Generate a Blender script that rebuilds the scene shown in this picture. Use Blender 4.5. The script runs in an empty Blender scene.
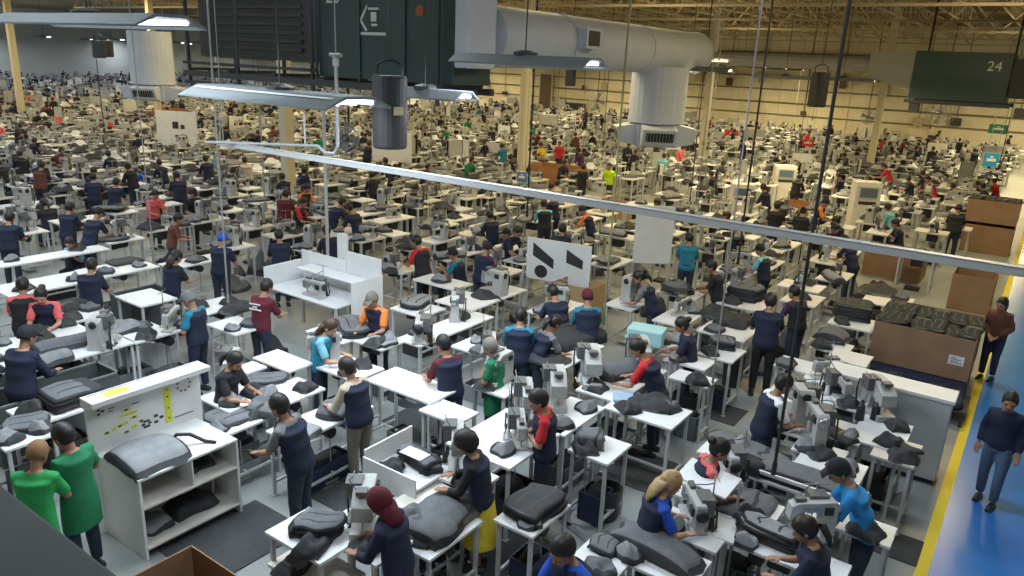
import bpy, bmesh, math, random
from mathutils import Vector, Matrix, noise
PI = math.pi
rnd = random.Random(11)
scene = bpy.context.scene
COL = scene.collection

# ------------------------------------------------------------------ camera
H = 5.45                      # height of the gallery the picture is taken from
VA, VL, CX, CY = (1070., 85.), (-610., 10.), 512., 288.
F = math.sqrt(-((VA[0]-CX)*(VL[0]-CX) + (VA[1]-CY)*(VL[1]-CY)))
def _d(p): return Vector(((p[0]-CX)/F, -(p[1]-CY)/F, -1.0))
_Y = _d(VA).normalized(); _X = -_d(VL).normalized(); _Z = _X.cross(_Y)
ROT = Matrix((_X, _Y, _Z))     # camera to world
EYE = Vector((0, 0, H))
def at(px, py, z=0.0):
    """the point of the plane at height z that the photograph shows at (px, py)"""
    r = ROT @ _d((px, py)); t = (z-H)/r.z
    return EYE + r*t
def aty(px, py, y):
    r = ROT @ _d((px, py)); return EYE + r*(y/r.y)
def px_of(p):
    q = ROT.transposed() @ (Vector(p)-EYE)
    return (CX+F*q.x/-q.z, CY-F*q.y/-q.z, -q.z)
cam = bpy.data.cameras.new('camera'); camo = bpy.data.objects.new('camera', cam); COL.objects.link(camo)
camo.matrix_world = Matrix.Translation(EYE) @ ROT.to_4x4()
cam.sensor_width = 36; cam.lens = F/1024*36; cam.clip_start = .1; cam.clip_end = 400
scene.camera = camo

# ------------------------------------------------------------------ materials
MATS = {}
def mat(name, col, rough=.6, metal=0., var=.0, scale=6., bump=0., emit=None, spec=.5, stretch=None):
    if name in MATS: return MATS[name]
    m = bpy.data.materials.new(name); m.use_nodes = True
    nt = m.node_tree; b = nt.nodes['Principled BSDF']
    b.inputs['Roughness'].default_value = rough; b.inputs['Metallic'].default_value = metal
    b.inputs['Specular IOR Level'].default_value = spec
    c = (*col, 1)
    if var or bump:
        tc = nt.nodes.new('ShaderNodeTexCoord'); nz = nt.nodes.new('ShaderNodeTexNoise')
        nz.inputs['Scale'].default_value = scale; nz.inputs['Detail'].default_value = 4
        if stretch:
            mp = nt.nodes.new('ShaderNodeMapping'); mp.inputs['Scale'].default_value = stretch
            nt.links.new(tc.outputs['Object'], mp.inputs[0]); nt.links.new(mp.outputs[0], nz.inputs['Vector'])
        else: nt.links.new(tc.outputs['Object'], nz.inputs['Vector'])
        if var:
            r = nt.nodes.new('ShaderNodeValToRGB')
            r.color_ramp.elements[0].position = .3; r.color_ramp.elements[1].position = .7
            r.color_ramp.elements[0].color = (*[x*(1-var) for x in col], 1)
            r.color_ramp.elements[1].color = (*[min(1, x*(1+var)) for x in col], 1)
            nt.links.new(nz.outputs['Fac'], r.inputs[0]); nt.links.new(r.outputs[0], b.inputs['Base Color'])
        else: b.inputs['Base Color'].default_value = c
        if bump:
            bp = nt.nodes.new('ShaderNodeBump'); bp.inputs['Strength'].default_value = bump; bp.inputs['Distance'].default_value = .02
            nt.links.new(nz.outputs['Fac'], bp.inputs['Height']); nt.links.new(bp.outputs[0], b.inputs['Normal'])
    else: b.inputs['Base Color'].default_value = c
    if emit:
        b.inputs['Emission Color'].default_value = (*emit[0], 1); b.inputs['Emission Strength'].default_value = emit[1]
    MATS[name] = m; return m
WHITE = mat('white_laminate', (.72, .735, .75), .42, var=.05, scale=3)
FRAME = mat('white_painted_steel', (.48, .50, .51), .45)
BEIGE = mat('beige_laminate', (.66, .63, .58), .5, var=.06, scale=4)
MACH = mat('machine_enamel', (.42, .43, .42), .38, var=.06, scale=12)
STEEL = mat('brushed_steel', (.45, .46, .47), .32, .8)
DARK = mat('black_plastic', (.022, .024, .026), .5)
RUBBER = mat('dark_rubber_mat', (.045, .05, .055), .85, var=.15, scale=8)
GREY = mat('grey_upholstery', (.13, .138, .15), .9, var=.14, scale=9, bump=.3)
LGREY = mat('light_grey_upholstery', (.23, .24, .255), .9, var=.12, scale=9, bump=.3)
CHAR = mat('charcoal_upholstery', (.035, .038, .043), .85, var=.2, scale=9, bump=.3)
NAVYF = mat('navy_fabric_bundle', (.02, .028, .06), .8, var=.3, scale=9)
CARD = mat('brown_cardboard', (.27, .165, .095), .85, var=.12, scale=3)
CARDI = mat('pale_cardboard_inside', (.34, .27, .19), .85, var=.12, scale=3)
SKIN = mat('tan_skin', (.36, .19, .12), .55)
SKIN2 = mat('light_skin', (.50, .29, .20), .55)
HAIRB = mat('black_hair', (.012, .010, .010), .5)
HAIRN = mat('brown_hair', (.06, .03, .018), .5)
HAIRY = mat('blond_hair', (.40, .27, .13), .5, var=.35, scale=25)
HAIRG = mat('greying_hair', (.20, .18, .16), .6)
EYE_M = mat('dark_eye', (.02, .012, .01), .3)
LIP = mat('lip_red', (.30, .07, .06), .5)
GREENM = mat('dark_green_sheet_metal', (.022, .050, .050), .45, var=.12, scale=1.2)
GREYM = mat('dark_grey_sheet_metal', (.030, .034, .038), .5, var=.15, scale=1.5)
DUCTW = mat('white_duct_skin', (.50, .54, .61), .6, var=.05, scale=1.5)
GALV = mat('galvanised_steel', (.38, .40, .41), .4, .6, var=.1, scale=5)
YEL = mat('yellow_tape', (.78, .62, .03), .6)
GREEN_P = mat('green_sign', (.02, .22, .12), .5)
def fab(name, col): return mat(name, col, .85, var=.08, scale=14)
CLOTH = {
 'navy': fab('navy_cloth', (.011, .017, .045)), 'black': fab('black_cloth', (.014, .015, .02)), 'teal': fab('teal_cloth', (.015, .18, .28)),
 'ltblue': fab('sky_blue_cloth', (.20, .50, .62)), 'blue': fab('bright_blue_cloth', (.02, .24, .58)), 'royal': fab('royal_blue_cloth', (.02, .09, .55)),
 'red': fab('red_cloth', (.50, .02, .03)), 'coral': fab('coral_cloth', (.75, .13, .14)), 'maroon': fab('maroon_cloth', (.10, .010, .022)),
 'green': fab('green_cloth', (.012, .17, .075)), 'lime': fab('hi_vis_yellow_cloth', (.55, .80, .02)), 'orange': fab('orange_cloth', (.75, .22, .05)),
 'beige': fab('beige_cloth', (.48, .42, .33)), 'grey': fab('grey_cloth', (.16, .17, .18)), 'white': fab('white_cloth', (.75, .76, .80)),
 'yellow': fab('yellow_cloth', (.75, .58, .05)), 'jeans': fab('blue_denim', (.07, .11, .18)), 'djeans': fab('dark_denim', (.022, .032, .055)),
 'khaki': fab('khaki_cloth', (.16, .15, .12)), 'brown': fab('brown_cloth', (.13, .045, .03)), 'tan': fab('tan_cloth', (.22, .12, .06)),
 'purple': fab('purple_cloth', (.07, .02, .08)), 'bgreen': fab('bright_green_cloth', (.02, .30, .08))}

# ------------------------------------------------------------------ mesh helpers
class MB:
    def __init__(s): s.v = []; s.f = []; s.m = []
    def add(s, v, f, mi=0, M=None):
        o = len(s.v)
        s.v += [tuple(M @ Vector(p)) for p in v] if M is not None else [tuple(p) for p in v]
        s.f += [tuple(i+o for i in q) for q in f]; s.m += [mi]*len(f); return s
    def box(s, x0, x1, y0, y1, z0, z1, mi=0, M=None):
        v = [(x, y, z) for z in (z0, z1) for y in (y0, y1) for x in (x0, x1)]
        return s.add(v, [(0,2,3,1), (4,5,7,6), (0,1,5,4), (2,6,7,3), (0,4,6,2), (1,3,7,5)], mi, M)
    def cbox(s, c, d, mi=0, M=None):
        return s.box(c[0]-d[0]/2, c[0]+d[0]/2, c[1]-d[1]/2, c[1]+d[1]/2, c[2]-d[2]/2, c[2]+d[2]/2, mi, M)
    def prism(s, pts, a, b, axis='y', mi=0, M=None):
        n = len(pts)
        def P(u, w, t): return {'y': (u, t, w), 'x': (t, u, w), 'z': (u, w, t)}[axis]
        v = [P(u, w, a) for u, w in pts] + [P(u, w, b) for u, w in pts]
        f = [tuple(range(n)), tuple(range(2*n-1, n-1, -1))] + [(i, i+n, (i+1) % n+n, (i+1) % n) for i in range(n)]
        return s.add(v, f, mi, M)
    def tube(s, pts, rad, n=8, mi=0, M=None, flat=1., up=None):
        pts = [Vector(p) for p in pts]
        if not isinstance(rad, (list, tuple)): rad = [rad]*len(pts)
        v = []; f = []; k = len(pts)
        for i, p in enumerate(pts):
            t = (pts[min(i+1, k-1)]-pts[max(i-1, 0)]).normalized()
            u = Vector(up) if up else (Vector((0, 0, 1)) if abs(t.z) < .9 else Vector((0, 1, 0)))
            a = t.cross(u).normalized(); b = a.cross(t).normalized()
            for j in range(n):
                an = 2*PI*j/n; v.append(p + a*math.cos(an)*rad[i] + b*math.sin(an)*rad[i]*flat)
        for i in range(k-1):
            for j in range(n):
                f.append((i*n+j, i*n+(j+1) % n, (i+1)*n+(j+1) % n, (i+1)*n+j))
        f.append(tuple(range(n-1, -1, -1))); f.append(tuple((k-1)*n+j for j in range(n)))
        return s.add(v, f, mi, M)
    def rings(s, R, n=16, mi=0, M=None):
        """closed loft of ellipses: (cx, cy, cz, rx, ry)"""
        v = []; f = []
        for (cx, cy, cz, rx, ry) in R:
            for j in range(n):
                a = 2*PI*j/n; v.append((cx+rx*math.cos(a), cy+ry*math.sin(a), cz))
        for i in range(len(R)-1):
            for j in range(n): f.append((i*n+j, i*n+(j+1) % n, (i+1)*n+(j+1) % n, (i+1)*n+j))
        f.append(tuple(range(n-1, -1, -1))); f.append(tuple((len(R)-1)*n+j for j in range(n)))
        return s.add(v, f, mi, M)
    def ball(s, c, r, n=10, mi=0, M=None):
        if not isinstance(r, (tuple, list)): r = (r, r, r)
        m = n//2+1; v = [(c[0], c[1], c[2]-r[2])]; f = []
        for i in range(1, m):
            t = PI*i/m
            for j in range(n):
                a = 2*PI*j/n; v.append((c[0]+r[0]*math.sin(t)*math.cos(a), c[1]+r[1]*math.sin(t)*math.sin(a), c[2]-r[2]*math.cos(t)))
        v.append((c[0], c[1], c[2]+r[2])); L = len(v)-1
        for j in range(n):
            f.append((0, 1+(j+1) % n, 1+j)); f.append((L, L-n+j, L-n+(j+1) % n))
        for i in range(m-2):
            for j in range(n): f.append((1+i*n+j, 1+i*n+(j+1) % n, 1+(i+1)*n+(j+1) % n, 1+(i+1)*n+j))
        return s.add(v, f, mi, M)
    def mesh(s, name, mats, bevel=0., smooth=False):
        me = bpy.data.meshes.new(name); me.from_pydata(s.v, [], s.f)
        for m in (mats if isinstance(mats, (list, tuple)) else [mats]): me.materials.append(m)
        me.polygons.foreach_set('material_index', s.m)
        if bevel:
            bm = bmesh.new(); bm.from_mesh(me)
            es = [e for e in bm.edges if len(e.link_faces) == 2 and e.calc_face_angle(0) > .6]
            bmesh.ops.bevel(bm, geom=es, offset=bevel, segments=2, affect='EDGES', profile=.6, clamp_overlap=True)
            bm.to_mesh(me); bm.free()
        if smooth: me.polygons.foreach_set('use_smooth', [True]*len(me.polygons))
        me.update(); return me
def link(name, me, parent=None, loc=(0, 0, 0), rz=0., label=None):
    o = bpy.data.objects.new(name, me); COL.objects.link(o)
    o.location = loc; o.rotation_euler = (0, 0, rz)
    if parent is not None: o.parent = parent
    if label: o['label'] = label
    return o
def tag(o, label, cat, group=None):
    o['label'] = label; o['category'] = cat
    if group: o['group'] = group
    return o
def thing(name, label, cat, loc=(0, 0, 0), rz=0., group=None):
    o = bpy.data.objects.new(name, None); COL.objects.link(o); o.empty_display_size = .1
    o.location = loc; o.rotation_euler = (0, 0, rz)
    return tag(o, label, cat, group)
def struct(name, me, loc=(0, 0, 0)):
    o = link(name, me, loc=loc); o['kind'] = 'structure'; return o
def dup(o, loc, rz, label, group, name=None):
    r = o.copy(); COL.objects.link(r); r.location = loc; r.rotation_euler = (0, 0, rz); r['label'] = label
    if group: r['group'] = group
    for ch in list(o.children):
        c = ch.copy(); COL.objects.link(c); c.parent = r
        for g in list(ch.children):
            d = g.copy(); COL.objects.link(d); d.parent = c
    return r
def remesh(mb, mats, voxel, it=2, classify=None, name='body'):
    me = mb.mesh(name+'_raw', mats[0])
    o = bpy.data.objects.new('tmp', me); COL.objects.link(o)
    r = o.modifiers.new('r', 'REMESH'); r.mode = 'VOXEL'; r.voxel_size = voxel
    sm = o.modifiers.new('s', 'SMOOTH'); sm.iterations = it; sm.factor = .5
    dg = bpy.context.evaluated_depsgraph_get(); dg.update()
    out = bpy.data.meshes.new_from_object(o.evaluated_get(dg)); out.name = name
    bpy.data.objects.remove(o); bpy.data.meshes.remove(me)
    out.materials.clear()
    for m in mats: out.materials.append(m)
    out.polygons.foreach_set('use_smooth', [True]*len(out.polygons))
    if classify: out.polygons.foreach_set('material_index', [classify(p.center) for p in out.polygons])
    else: out.polygons.foreach_set('material_index', [0]*len(out.polygons))
    return out

# ------------------------------------------------------------------ people (face +Y, stand at the origin, about 1.66 m)
def P(*a): return Vector(a)
def mk_pose(lean=.08, sit=False, hands=((-.16, .42, 1.06), (.16, .42, 1.06)), elb=None, head=(28, 0), feet=None):
    """joint positions of a pose; lean moves the chest forward, head is (pitch down, yaw) in degrees"""
    pz = .56 if sit else .93
    j = {'pel': P(0, 0, pz), 'waist': P(0, lean*.35, pz+.18), 'chest': P(0, lean*.8, pz+.37), 'neck': P(0, lean*1.15, pz+.49)}
    j['head'] = j['neck'] + P(0, .025+lean*.25, .075)
    for s in (-1, 1):
        sh = j['neck'] + P(s*.175, -.01, -.06); j['sh', s] = sh
        h = P(*hands[0 if s < 0 else 1])
        if sit: h = h + P(0, 0, -.12)
        e = None if not elb else elb[0 if s < 0 else 1]
        if e is None:
            mid = (sh+h)/2; d = (h-sh).length; drop = math.sqrt(max(.001, .27**2-(min(d, .53)/2)**2))
            e = mid + P(s*.35, -.25, -.9).normalized()*drop
        else: e = P(*e)
        j['el', s] = e; j['ha', s] = h
        j['hip', s] = P(s*.09, 0, pz-.03)
        if sit:
            j['kn', s] = P(s*.13, .42, pz-.02); j['an', s] = P(s*.13, .40, .09)
        else:
            f = (feet[0 if s < 0 else 1] if feet else (s*.11, 0))
            j['kn', s] = P(f[0]*.9+s*.01, f[1]*.5+.03, .50); j['an', s] = P(f[0], f[1], .09)
    j['rot'] = (math.radians(head[0]), math.radians(head[1]))
    return j
def torso(mb, j, e=0., low='hip', width=1.):
    w = width; R = []
    def r(p, dz, rx, ry, dy=0.): R.append((p.x, p.y+dy, p.z+dz, rx*w+e, ry+e))
    if low == 'hip': r(j['pel'], -.08, .155, .105)
    if low == 'thigh':
        r(j['pel'], -.36, .175, .13); r(j['pel'], -.15, .175, .125)
    r(j['pel'], .0, .165, .115); r(j['waist'], -.04, .145, .105); r(j['waist'], .04, .14, .10); r(j['chest'], -.06, .16, .115)
    r(j['chest'], .04, .175, .115); r(j['neck'], -.06, .165, .095); r(j['neck'], -.02, .10, .07)
    r(j['neck'], .01, .055+e*.2, .052+e*.2)
    mb.rings(R, 18)
def head_M(j):
    return Matrix.Translation(j['head']) @ Matrix.Rotation(j['rot'][1], 4, 'Z') @ Matrix.Rotation(-j['rot'][0], 4, 'X') @ Matrix.Scale(1.13, 4)
def body_mesh(key, j, width, skin):
    mb = MB(); torso(mb, j, 0, 'hip', width*.97)
    hm = head_M(j)
    mb.tube([j['neck']+P(0, 0, -.05), j['head']+P(0, 0, .02)], [.056, .05], 12)
    # skull, jaw, nose, brow, ears (head-local: origin at the jaw hinge, face towards +Y)
    mb.rings([(0, .045, -.035, .022, .02), (0, .04, -.015, .048, .055), (0, .03, .02, .064, .078), (0, .015, .06, .072, .092), (0, .005, .10, .076, .096),
              (0, 0, .14, .070, .088), (0, -.002, .168, .050, .064), (0, -.002, .182, .02, .03)], 18, 0, hm)
    mb.prism([(.100, .075), (.128, .035), (.118, .028), (.095, .03)], -.013, .013, 'x', 0, hm)
    mb.cbox((0, .094, .083), (.10, .018, .014), 0, hm)
    mb.cbox((0, .092, .005), (.045, .022, .016), 0, hm)
    for s in (-1, 1): mb.ball((s*.076, -.005, .055), (.012, .02, .032), 8, 0, hm)
    for s in (-1, 1):
        sh, el, ha = j['sh', s], j['el', s], j['ha', s]
        d = (ha-el).normalized(); wr = ha - d*.06
        mb.tube([sh+P(-s*.06, 0, .0), sh, sh.lerp(el, .5), el, el.lerp(wr, .3), wr], [.055, .056, .047, .040, .041, .026], 10)
        side = d.cross(P(0, 0, 1)).normalized()*(-s) if abs(d.z) < .95 else P(-s, 0, 0)   # towards the body's middle
        up = side.cross(d).normalized()
        mb.tube([wr, ha-d*.03, ha+d*.025], [.026, .042, .040], 10, 0, None, .42, up)
        for k, (ln, of) in enumerate(((.070, .030), (.082, .011), (.076, -.009), (.058, -.028))):
            b = ha + d*.02 + side*of
            mb.tube([b, b+d*ln*.5+up*(-.006*s if False else .004), b+d*ln*.9-P(0, 0, .022)], [.0105, .0100, .0085], 6)
        tb = ha - d*.035 + side*.03
        mb.tube([tb, tb+side*.03+d*.025, tb+side*.036+d*.058-P(0, 0, .01)], [.013, .0115, .009], 6)
        hp, kn, an = j['hip', s], j['kn', s], j['an', s]
        mb.tube([hp+P(0, 0, .05), hp, hp.lerp(kn, .5), kn, kn.lerp(an, .35), an+P(0, 0, .02)], [.08, .09, .078, .056, .054, .036], 10)
        mb.tube([an+P(0, -.05, -.045), an+P(0, .02, -.04), an+P(0, .15, -.06)], [.032, .04, .03], 8)
    hmi = hm.inverted()
    def cl(c):
        q = hmi @ Vector(c)
        if q.y > .07 and abs(q.z-.062) < .0095 and .016 < abs(q.x) < .043: return 1
        if q.y > .07 and abs(q.z-.006) < .008 and abs(q.x) < .023: return 2
        return 0
    return remesh(mb, [skin, EYE_M, LIP], .0105, 1, cl, 'body_'+key)
def top_mesh(key, j, width, kind):
    """shirt, long_sleeve, vest or smock"""
    mb = MB()
    if kind == 'vest':
        torso(mb, j, .030, 'hip', width)
    else:
        torso(mb, j, .016, 'thigh' if kind in ('smock', 'long') else 'hip', width)
        for s in (-1, 1):
            sh, el, ha = j['sh', s], j['el', s], j['ha', s]
            if kind == 'long_sleeve' or kind == 'long':
                wr = ha-(ha-el).normalized()*.075
                mb.tube([sh+P(-s*.07, 0, .0), sh, sh.lerp(el, .5), el, el.lerp(wr, .5), wr], [.066, .070, .062, .056, .052, .042], 10)
            else:
                mb.tube([sh+P(-s*.07, 0, .0), sh, sh.lerp(el, .45), sh.lerp(el, .8)], [.066, .070, .066, .064], 10)
    # open the neck: keep below the collar
    me = remesh(mb, [CLOTH['navy']], .018, 2, None, kind+'_'+key)
    bm = bmesh.new(); bm.from_mesh(me); nk = j['neck']
    bmesh.ops.delete(bm, geom=[f for f in bm.faces if f.calc_center_median().z > nk.z+(-.02 if kind == 'vest' else .004)], context='FACES')
    if kind == 'vest' :
        dead = [f for f in bm.faces if False]
    bm.to_mesh(me); bm.free(); return me
def leg_mesh(key, j, kind):
    mb = MB(); p = j['pel']
    if kind == 'skirt':
        mb.rings([(0, p.y, .36, .25, .22), (0, p.y, .60, .215, .185), (0, p.y, p.z-.05, .185, .145), (0, p.y, p.z+.08, .165, .125)], 20)
    else:
        mb.rings([(p.x, p.y, p.z-.12, .13, .10), (p.x, p.y, p.z-.05, .172, .122), (p.x, p.y, p.z+.04, .170, .120), (p.x, p.y, p.z+.09, .150, .11)], 16)
        for s in (-1, 1):
            hp, kn, an = j['hip', s], j['kn', s], j['an', s]
            mb.tube([hp+P(0, 0, .03), hp, hp.lerp(kn, .5), kn, kn.lerp(an, .4), an+P(0, 0, .02)], [.09, .105, .092, .072, .068, .056], 10)
    return remesh(mb, [CLOTH['djeans']], .02, 2, None, kind+'_'+key)
def shoe_mesh(key, j):
    mb = MB()
    for s in (-1, 1):
        a = j['an', s]
        mb.tube([a+P(0, -.075, -.05), a+P(0, .02, -.045), a+P(0, .12, -.055), a+P(0, .18, -.062)], [.034, .046, .042, .026], 10)
        mb.cbox((a.x, a.y+.05, .012), (.085, .26, .022))
    return remesh(mb, [DARK], .014, 1, None, 'shoes_'+key)
def hair_mesh(key, j, kind):
    hm = head_M(j); mb = MB(); n = 20; v = []; f = []; g = .010 if kind != 'curly' else .03
    if kind == 'scarf': g = .018
    # shell over the skull, its rim low at the nape and high at the brow
    T = 9
    for i in range(T+1):
        for q in range(n):
            a = 2*PI*q/n; fy = math.sin(a)
            low = {'short': .04, 'cap': .03}.get(kind, -.01)
            zr = low + (.128-low)*max(0, fy)**.7 if fy > -.1 else low
            if kind != 'scarf' and kind != 'cap' and fy < .25: zr = -.035 if kind != 'short' else -.01
            if kind == 'scarf': zr = -.06 + (.19)*max(0, fy)**1.2
            t = i/T; z = zr + (.192+g-zr)*math.sin(t*PI/2)
            zz = min(max((z-.09)/(.104+g), -1), 1); rr = math.sqrt(max(0, 1-zz*zz))
            wob = (noise.noise(Vector((math.cos(a)*3, fy*3, z*30)))*.016 if kind == 'curly' else 0)
            rr = max(rr, .02)
            v.append((math.cos(a)*(.078+g+wob)*rr, fy*(.097+g+wob)*rr-.002, z))
    for i in range(T):
        for q in range(n): f.append((i*n+q, i*n+(q+1) % n, (i+1)*n+(q+1) % n, (i+1)*n+q))
    f.append(tuple(T*n+q for q in range(n))); f.append(tuple(range(n-1, -1, -1)))
    mb.add(v, f, 0, hm)
    if kind == 'bun': mb.ball((0, -.115, .12), (.05, .045, .045), 10, 0, hm)
    if kind == 'tail': mb.tube([(0, -.09, .11), (0, -.14, .07), (0, -.15, -.03), (0, -.13, -.12)], [.03, .036, .03, .012], 8, 0, hm)
    if kind == 'long':
        mb.tube([(0, -.05, .10), (0, -.085, .02), (0, -.10, -.08), (0, -.10, -.17)], [.075, .085, .075, .04], 12, 0, hm, .45, (0, 1, 0))
    if kind == 'scarf': mb.tube([(0, -.03, .03), (0, -.03, -.08), (0, -.02, -.13)], [.09, .085, .10], 12, 0, hm)
    if kind == 'cap': mb.prism([(.07, .115), (.165, .098), (.165, .106), (.07, .135)], -.06, .06, 'x', 0, hm)
    return mb.mesh('hair_'+kind+key, HAIRB, 0, True)
POSES = {
 'work': mk_pose(.09), 'lean': mk_pose(.20, hands=((-.2, .55, 1.04), (.16, .55, 1.04)), head=(36, 8)),
 'sit': mk_pose(.10, True, head=(26, 0)), 'think': mk_pose(.12, hands=((-.10, .48, 1.02), (.06, .19, 1.38)), elb=(None, (.20, .26, 1.14)), head=(20, -10)),
 'stand': mk_pose(.02, hands=((-.24, .06, .82), (.24, .06, .82)), elb=((-.235, -.02, 1.10), (.235, -.02, 1.10)), head=(8, 12), feet=((-.10, .10), (.11, -.06))),
 'clasp': mk_pose(.02, hands=((-.04, .22, .90), (.04, .22, .92)), elb=((-.24, .0, 1.10), (.24, .0, 1.10)), head=(12, -8), feet=((-.09, .0), (.09, .05))),
 'fold': mk_pose(.02, hands=((-.03, .20, 1.13), (.05, .17, 1.16)), elb=((-.26, .05, 1.10), (.26, .05, 1.10)), head=(30, 0)),
}
MC = {}
def cached(fn, *a):
    if a not in MC: MC[a] = fn()
    return MC[a]
def recol(o, m):
    o.material_slots[0].link = 'OBJECT'; o.material_slots[0].material = m; return o
NP = [0]
def person(loc, rz, label, pose='work', top='shirt', topc='navy', vest='navy', legs='trousers', legc='djeans', hair='short', hairc=HAIRB, skin=SKIN, h=1.66, w=1.1, group=None, headc=None):
    """an adult; body is one mesh, hair and clothes are its children"""
    j = POSES[pose]; key = pose+('w' if w > 1.12 else '')
    bm_ = cached(lambda: body_mesh(key, j, w, SKIN), 'b', key)
    o = link('person', bm_, None, loc, rz); recol(o, skin); tag(o, label, 'person', group)
    s = h/1.66; o.scale = (s, s, s)
    t = link('shirt' if top in ('shirt', 'long_sleeve') else 'smock', cached(lambda: top_mesh(key, j, w, top), 't', key, top), o); recol(t, CLOTH[topc])
    if vest: recol(link('vest', cached(lambda: top_mesh(key, j, w, 'vest'), 't', key, 'vest'), o), CLOTH[vest])
    recol(link('skirt' if legs == 'skirt' else 'trousers', cached(lambda: leg_mesh(key, j, legs), 'l', key, legs), o), CLOTH[legc])
    link('shoes', cached(lambda: shoe_mesh(key, j), 's', key), o)
    hn = {'cap': 'cap', 'scarf': 'headscarf'}.get(hair, 'hair')
    recol(link(hn, cached(lambda: hair_mesh(key, j, hair), 'h', key, hair), o), CLOTH[hairc] if isinstance(hairc, str) else hairc)
    NP[0] += 1
    return o
# ------------------------------------------------------------------ furniture and machines
def table_parts(sx, sy, z, top=WHITE, shelf=False, motor=True):
    k = ('tab', sx, sy, z, top.name, shelf, motor)
    if k in MC: return MC[k]
    L = []
    m = MB(); m.box(-sx/2, sx/2, -sy/2, sy/2, z-.035, z); L.append(('table_top', m.mesh('table_top', top, .006)))
    ins = .05
    for a in (-1, 1):
        for b in (-1, 1):
            x, y = a*(sx/2-ins), b*(sy/2-ins)
            m = MB(); m.box(x-.02, x+.02, y-.02, y+.02, .012, z-.035); m.cbox((x, y, .008), (.07, .07, .016)); L.append(('leg', m.mesh('table_leg', FRAME, .003)))
    m = MB()
    m.box(-sx/2+ins, sx/2-ins, -.015, .015, .18, .21)
    for a in (-1, 1): m.box(a*(sx/2-ins)-.015, a*(sx/2-ins)+.015, -sy/2+ins, sy/2-ins, .18, .21)
    L.append(('stretcher', m.mesh('stretcher', FRAME)))
    if shelf:
        m = MB(); m.box(-sx/2+.07, sx/2-.07, -sy/2+.07, sy/2-.07, .38, .40); L.append(('shelf', m.mesh('shelf', BEIGE)))
    if motor:
        m = MB(); m.tube([(-.05, .02, z-.17), (.16, .02, z-.17)], .075, 12); m.box(-.02, .08, -.03, .07, z-.12, z-.035); m.box(-.24, -.10, -.06, .08, z-.24, z-.06)
        L.append(('motor', m.mesh('motor', DARK, 0)))
        m = MB(); m.box(-.20, .20, -.16, .10, .0, .02); m.box(-.19, .19, -.12, .09, .06, .08); m.tube([(.15, .0, .08), (.10, .03, z-.2)], .008, 6)
        L.append(('pedal', m.mesh('pedal', GALV)))
    MC[k] = L; return L
def table(loc, sx, sy, z=1.0, rz=0., label='', top=WHITE, shelf=False, motor=True, group=None, name='work_table', cat='table'):
    t = thing(name, label, cat, loc, rz, group)
    for n, me in table_parts(sx, sy, z, top, shelf, motor): link(n, me, t)
    return t
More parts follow.
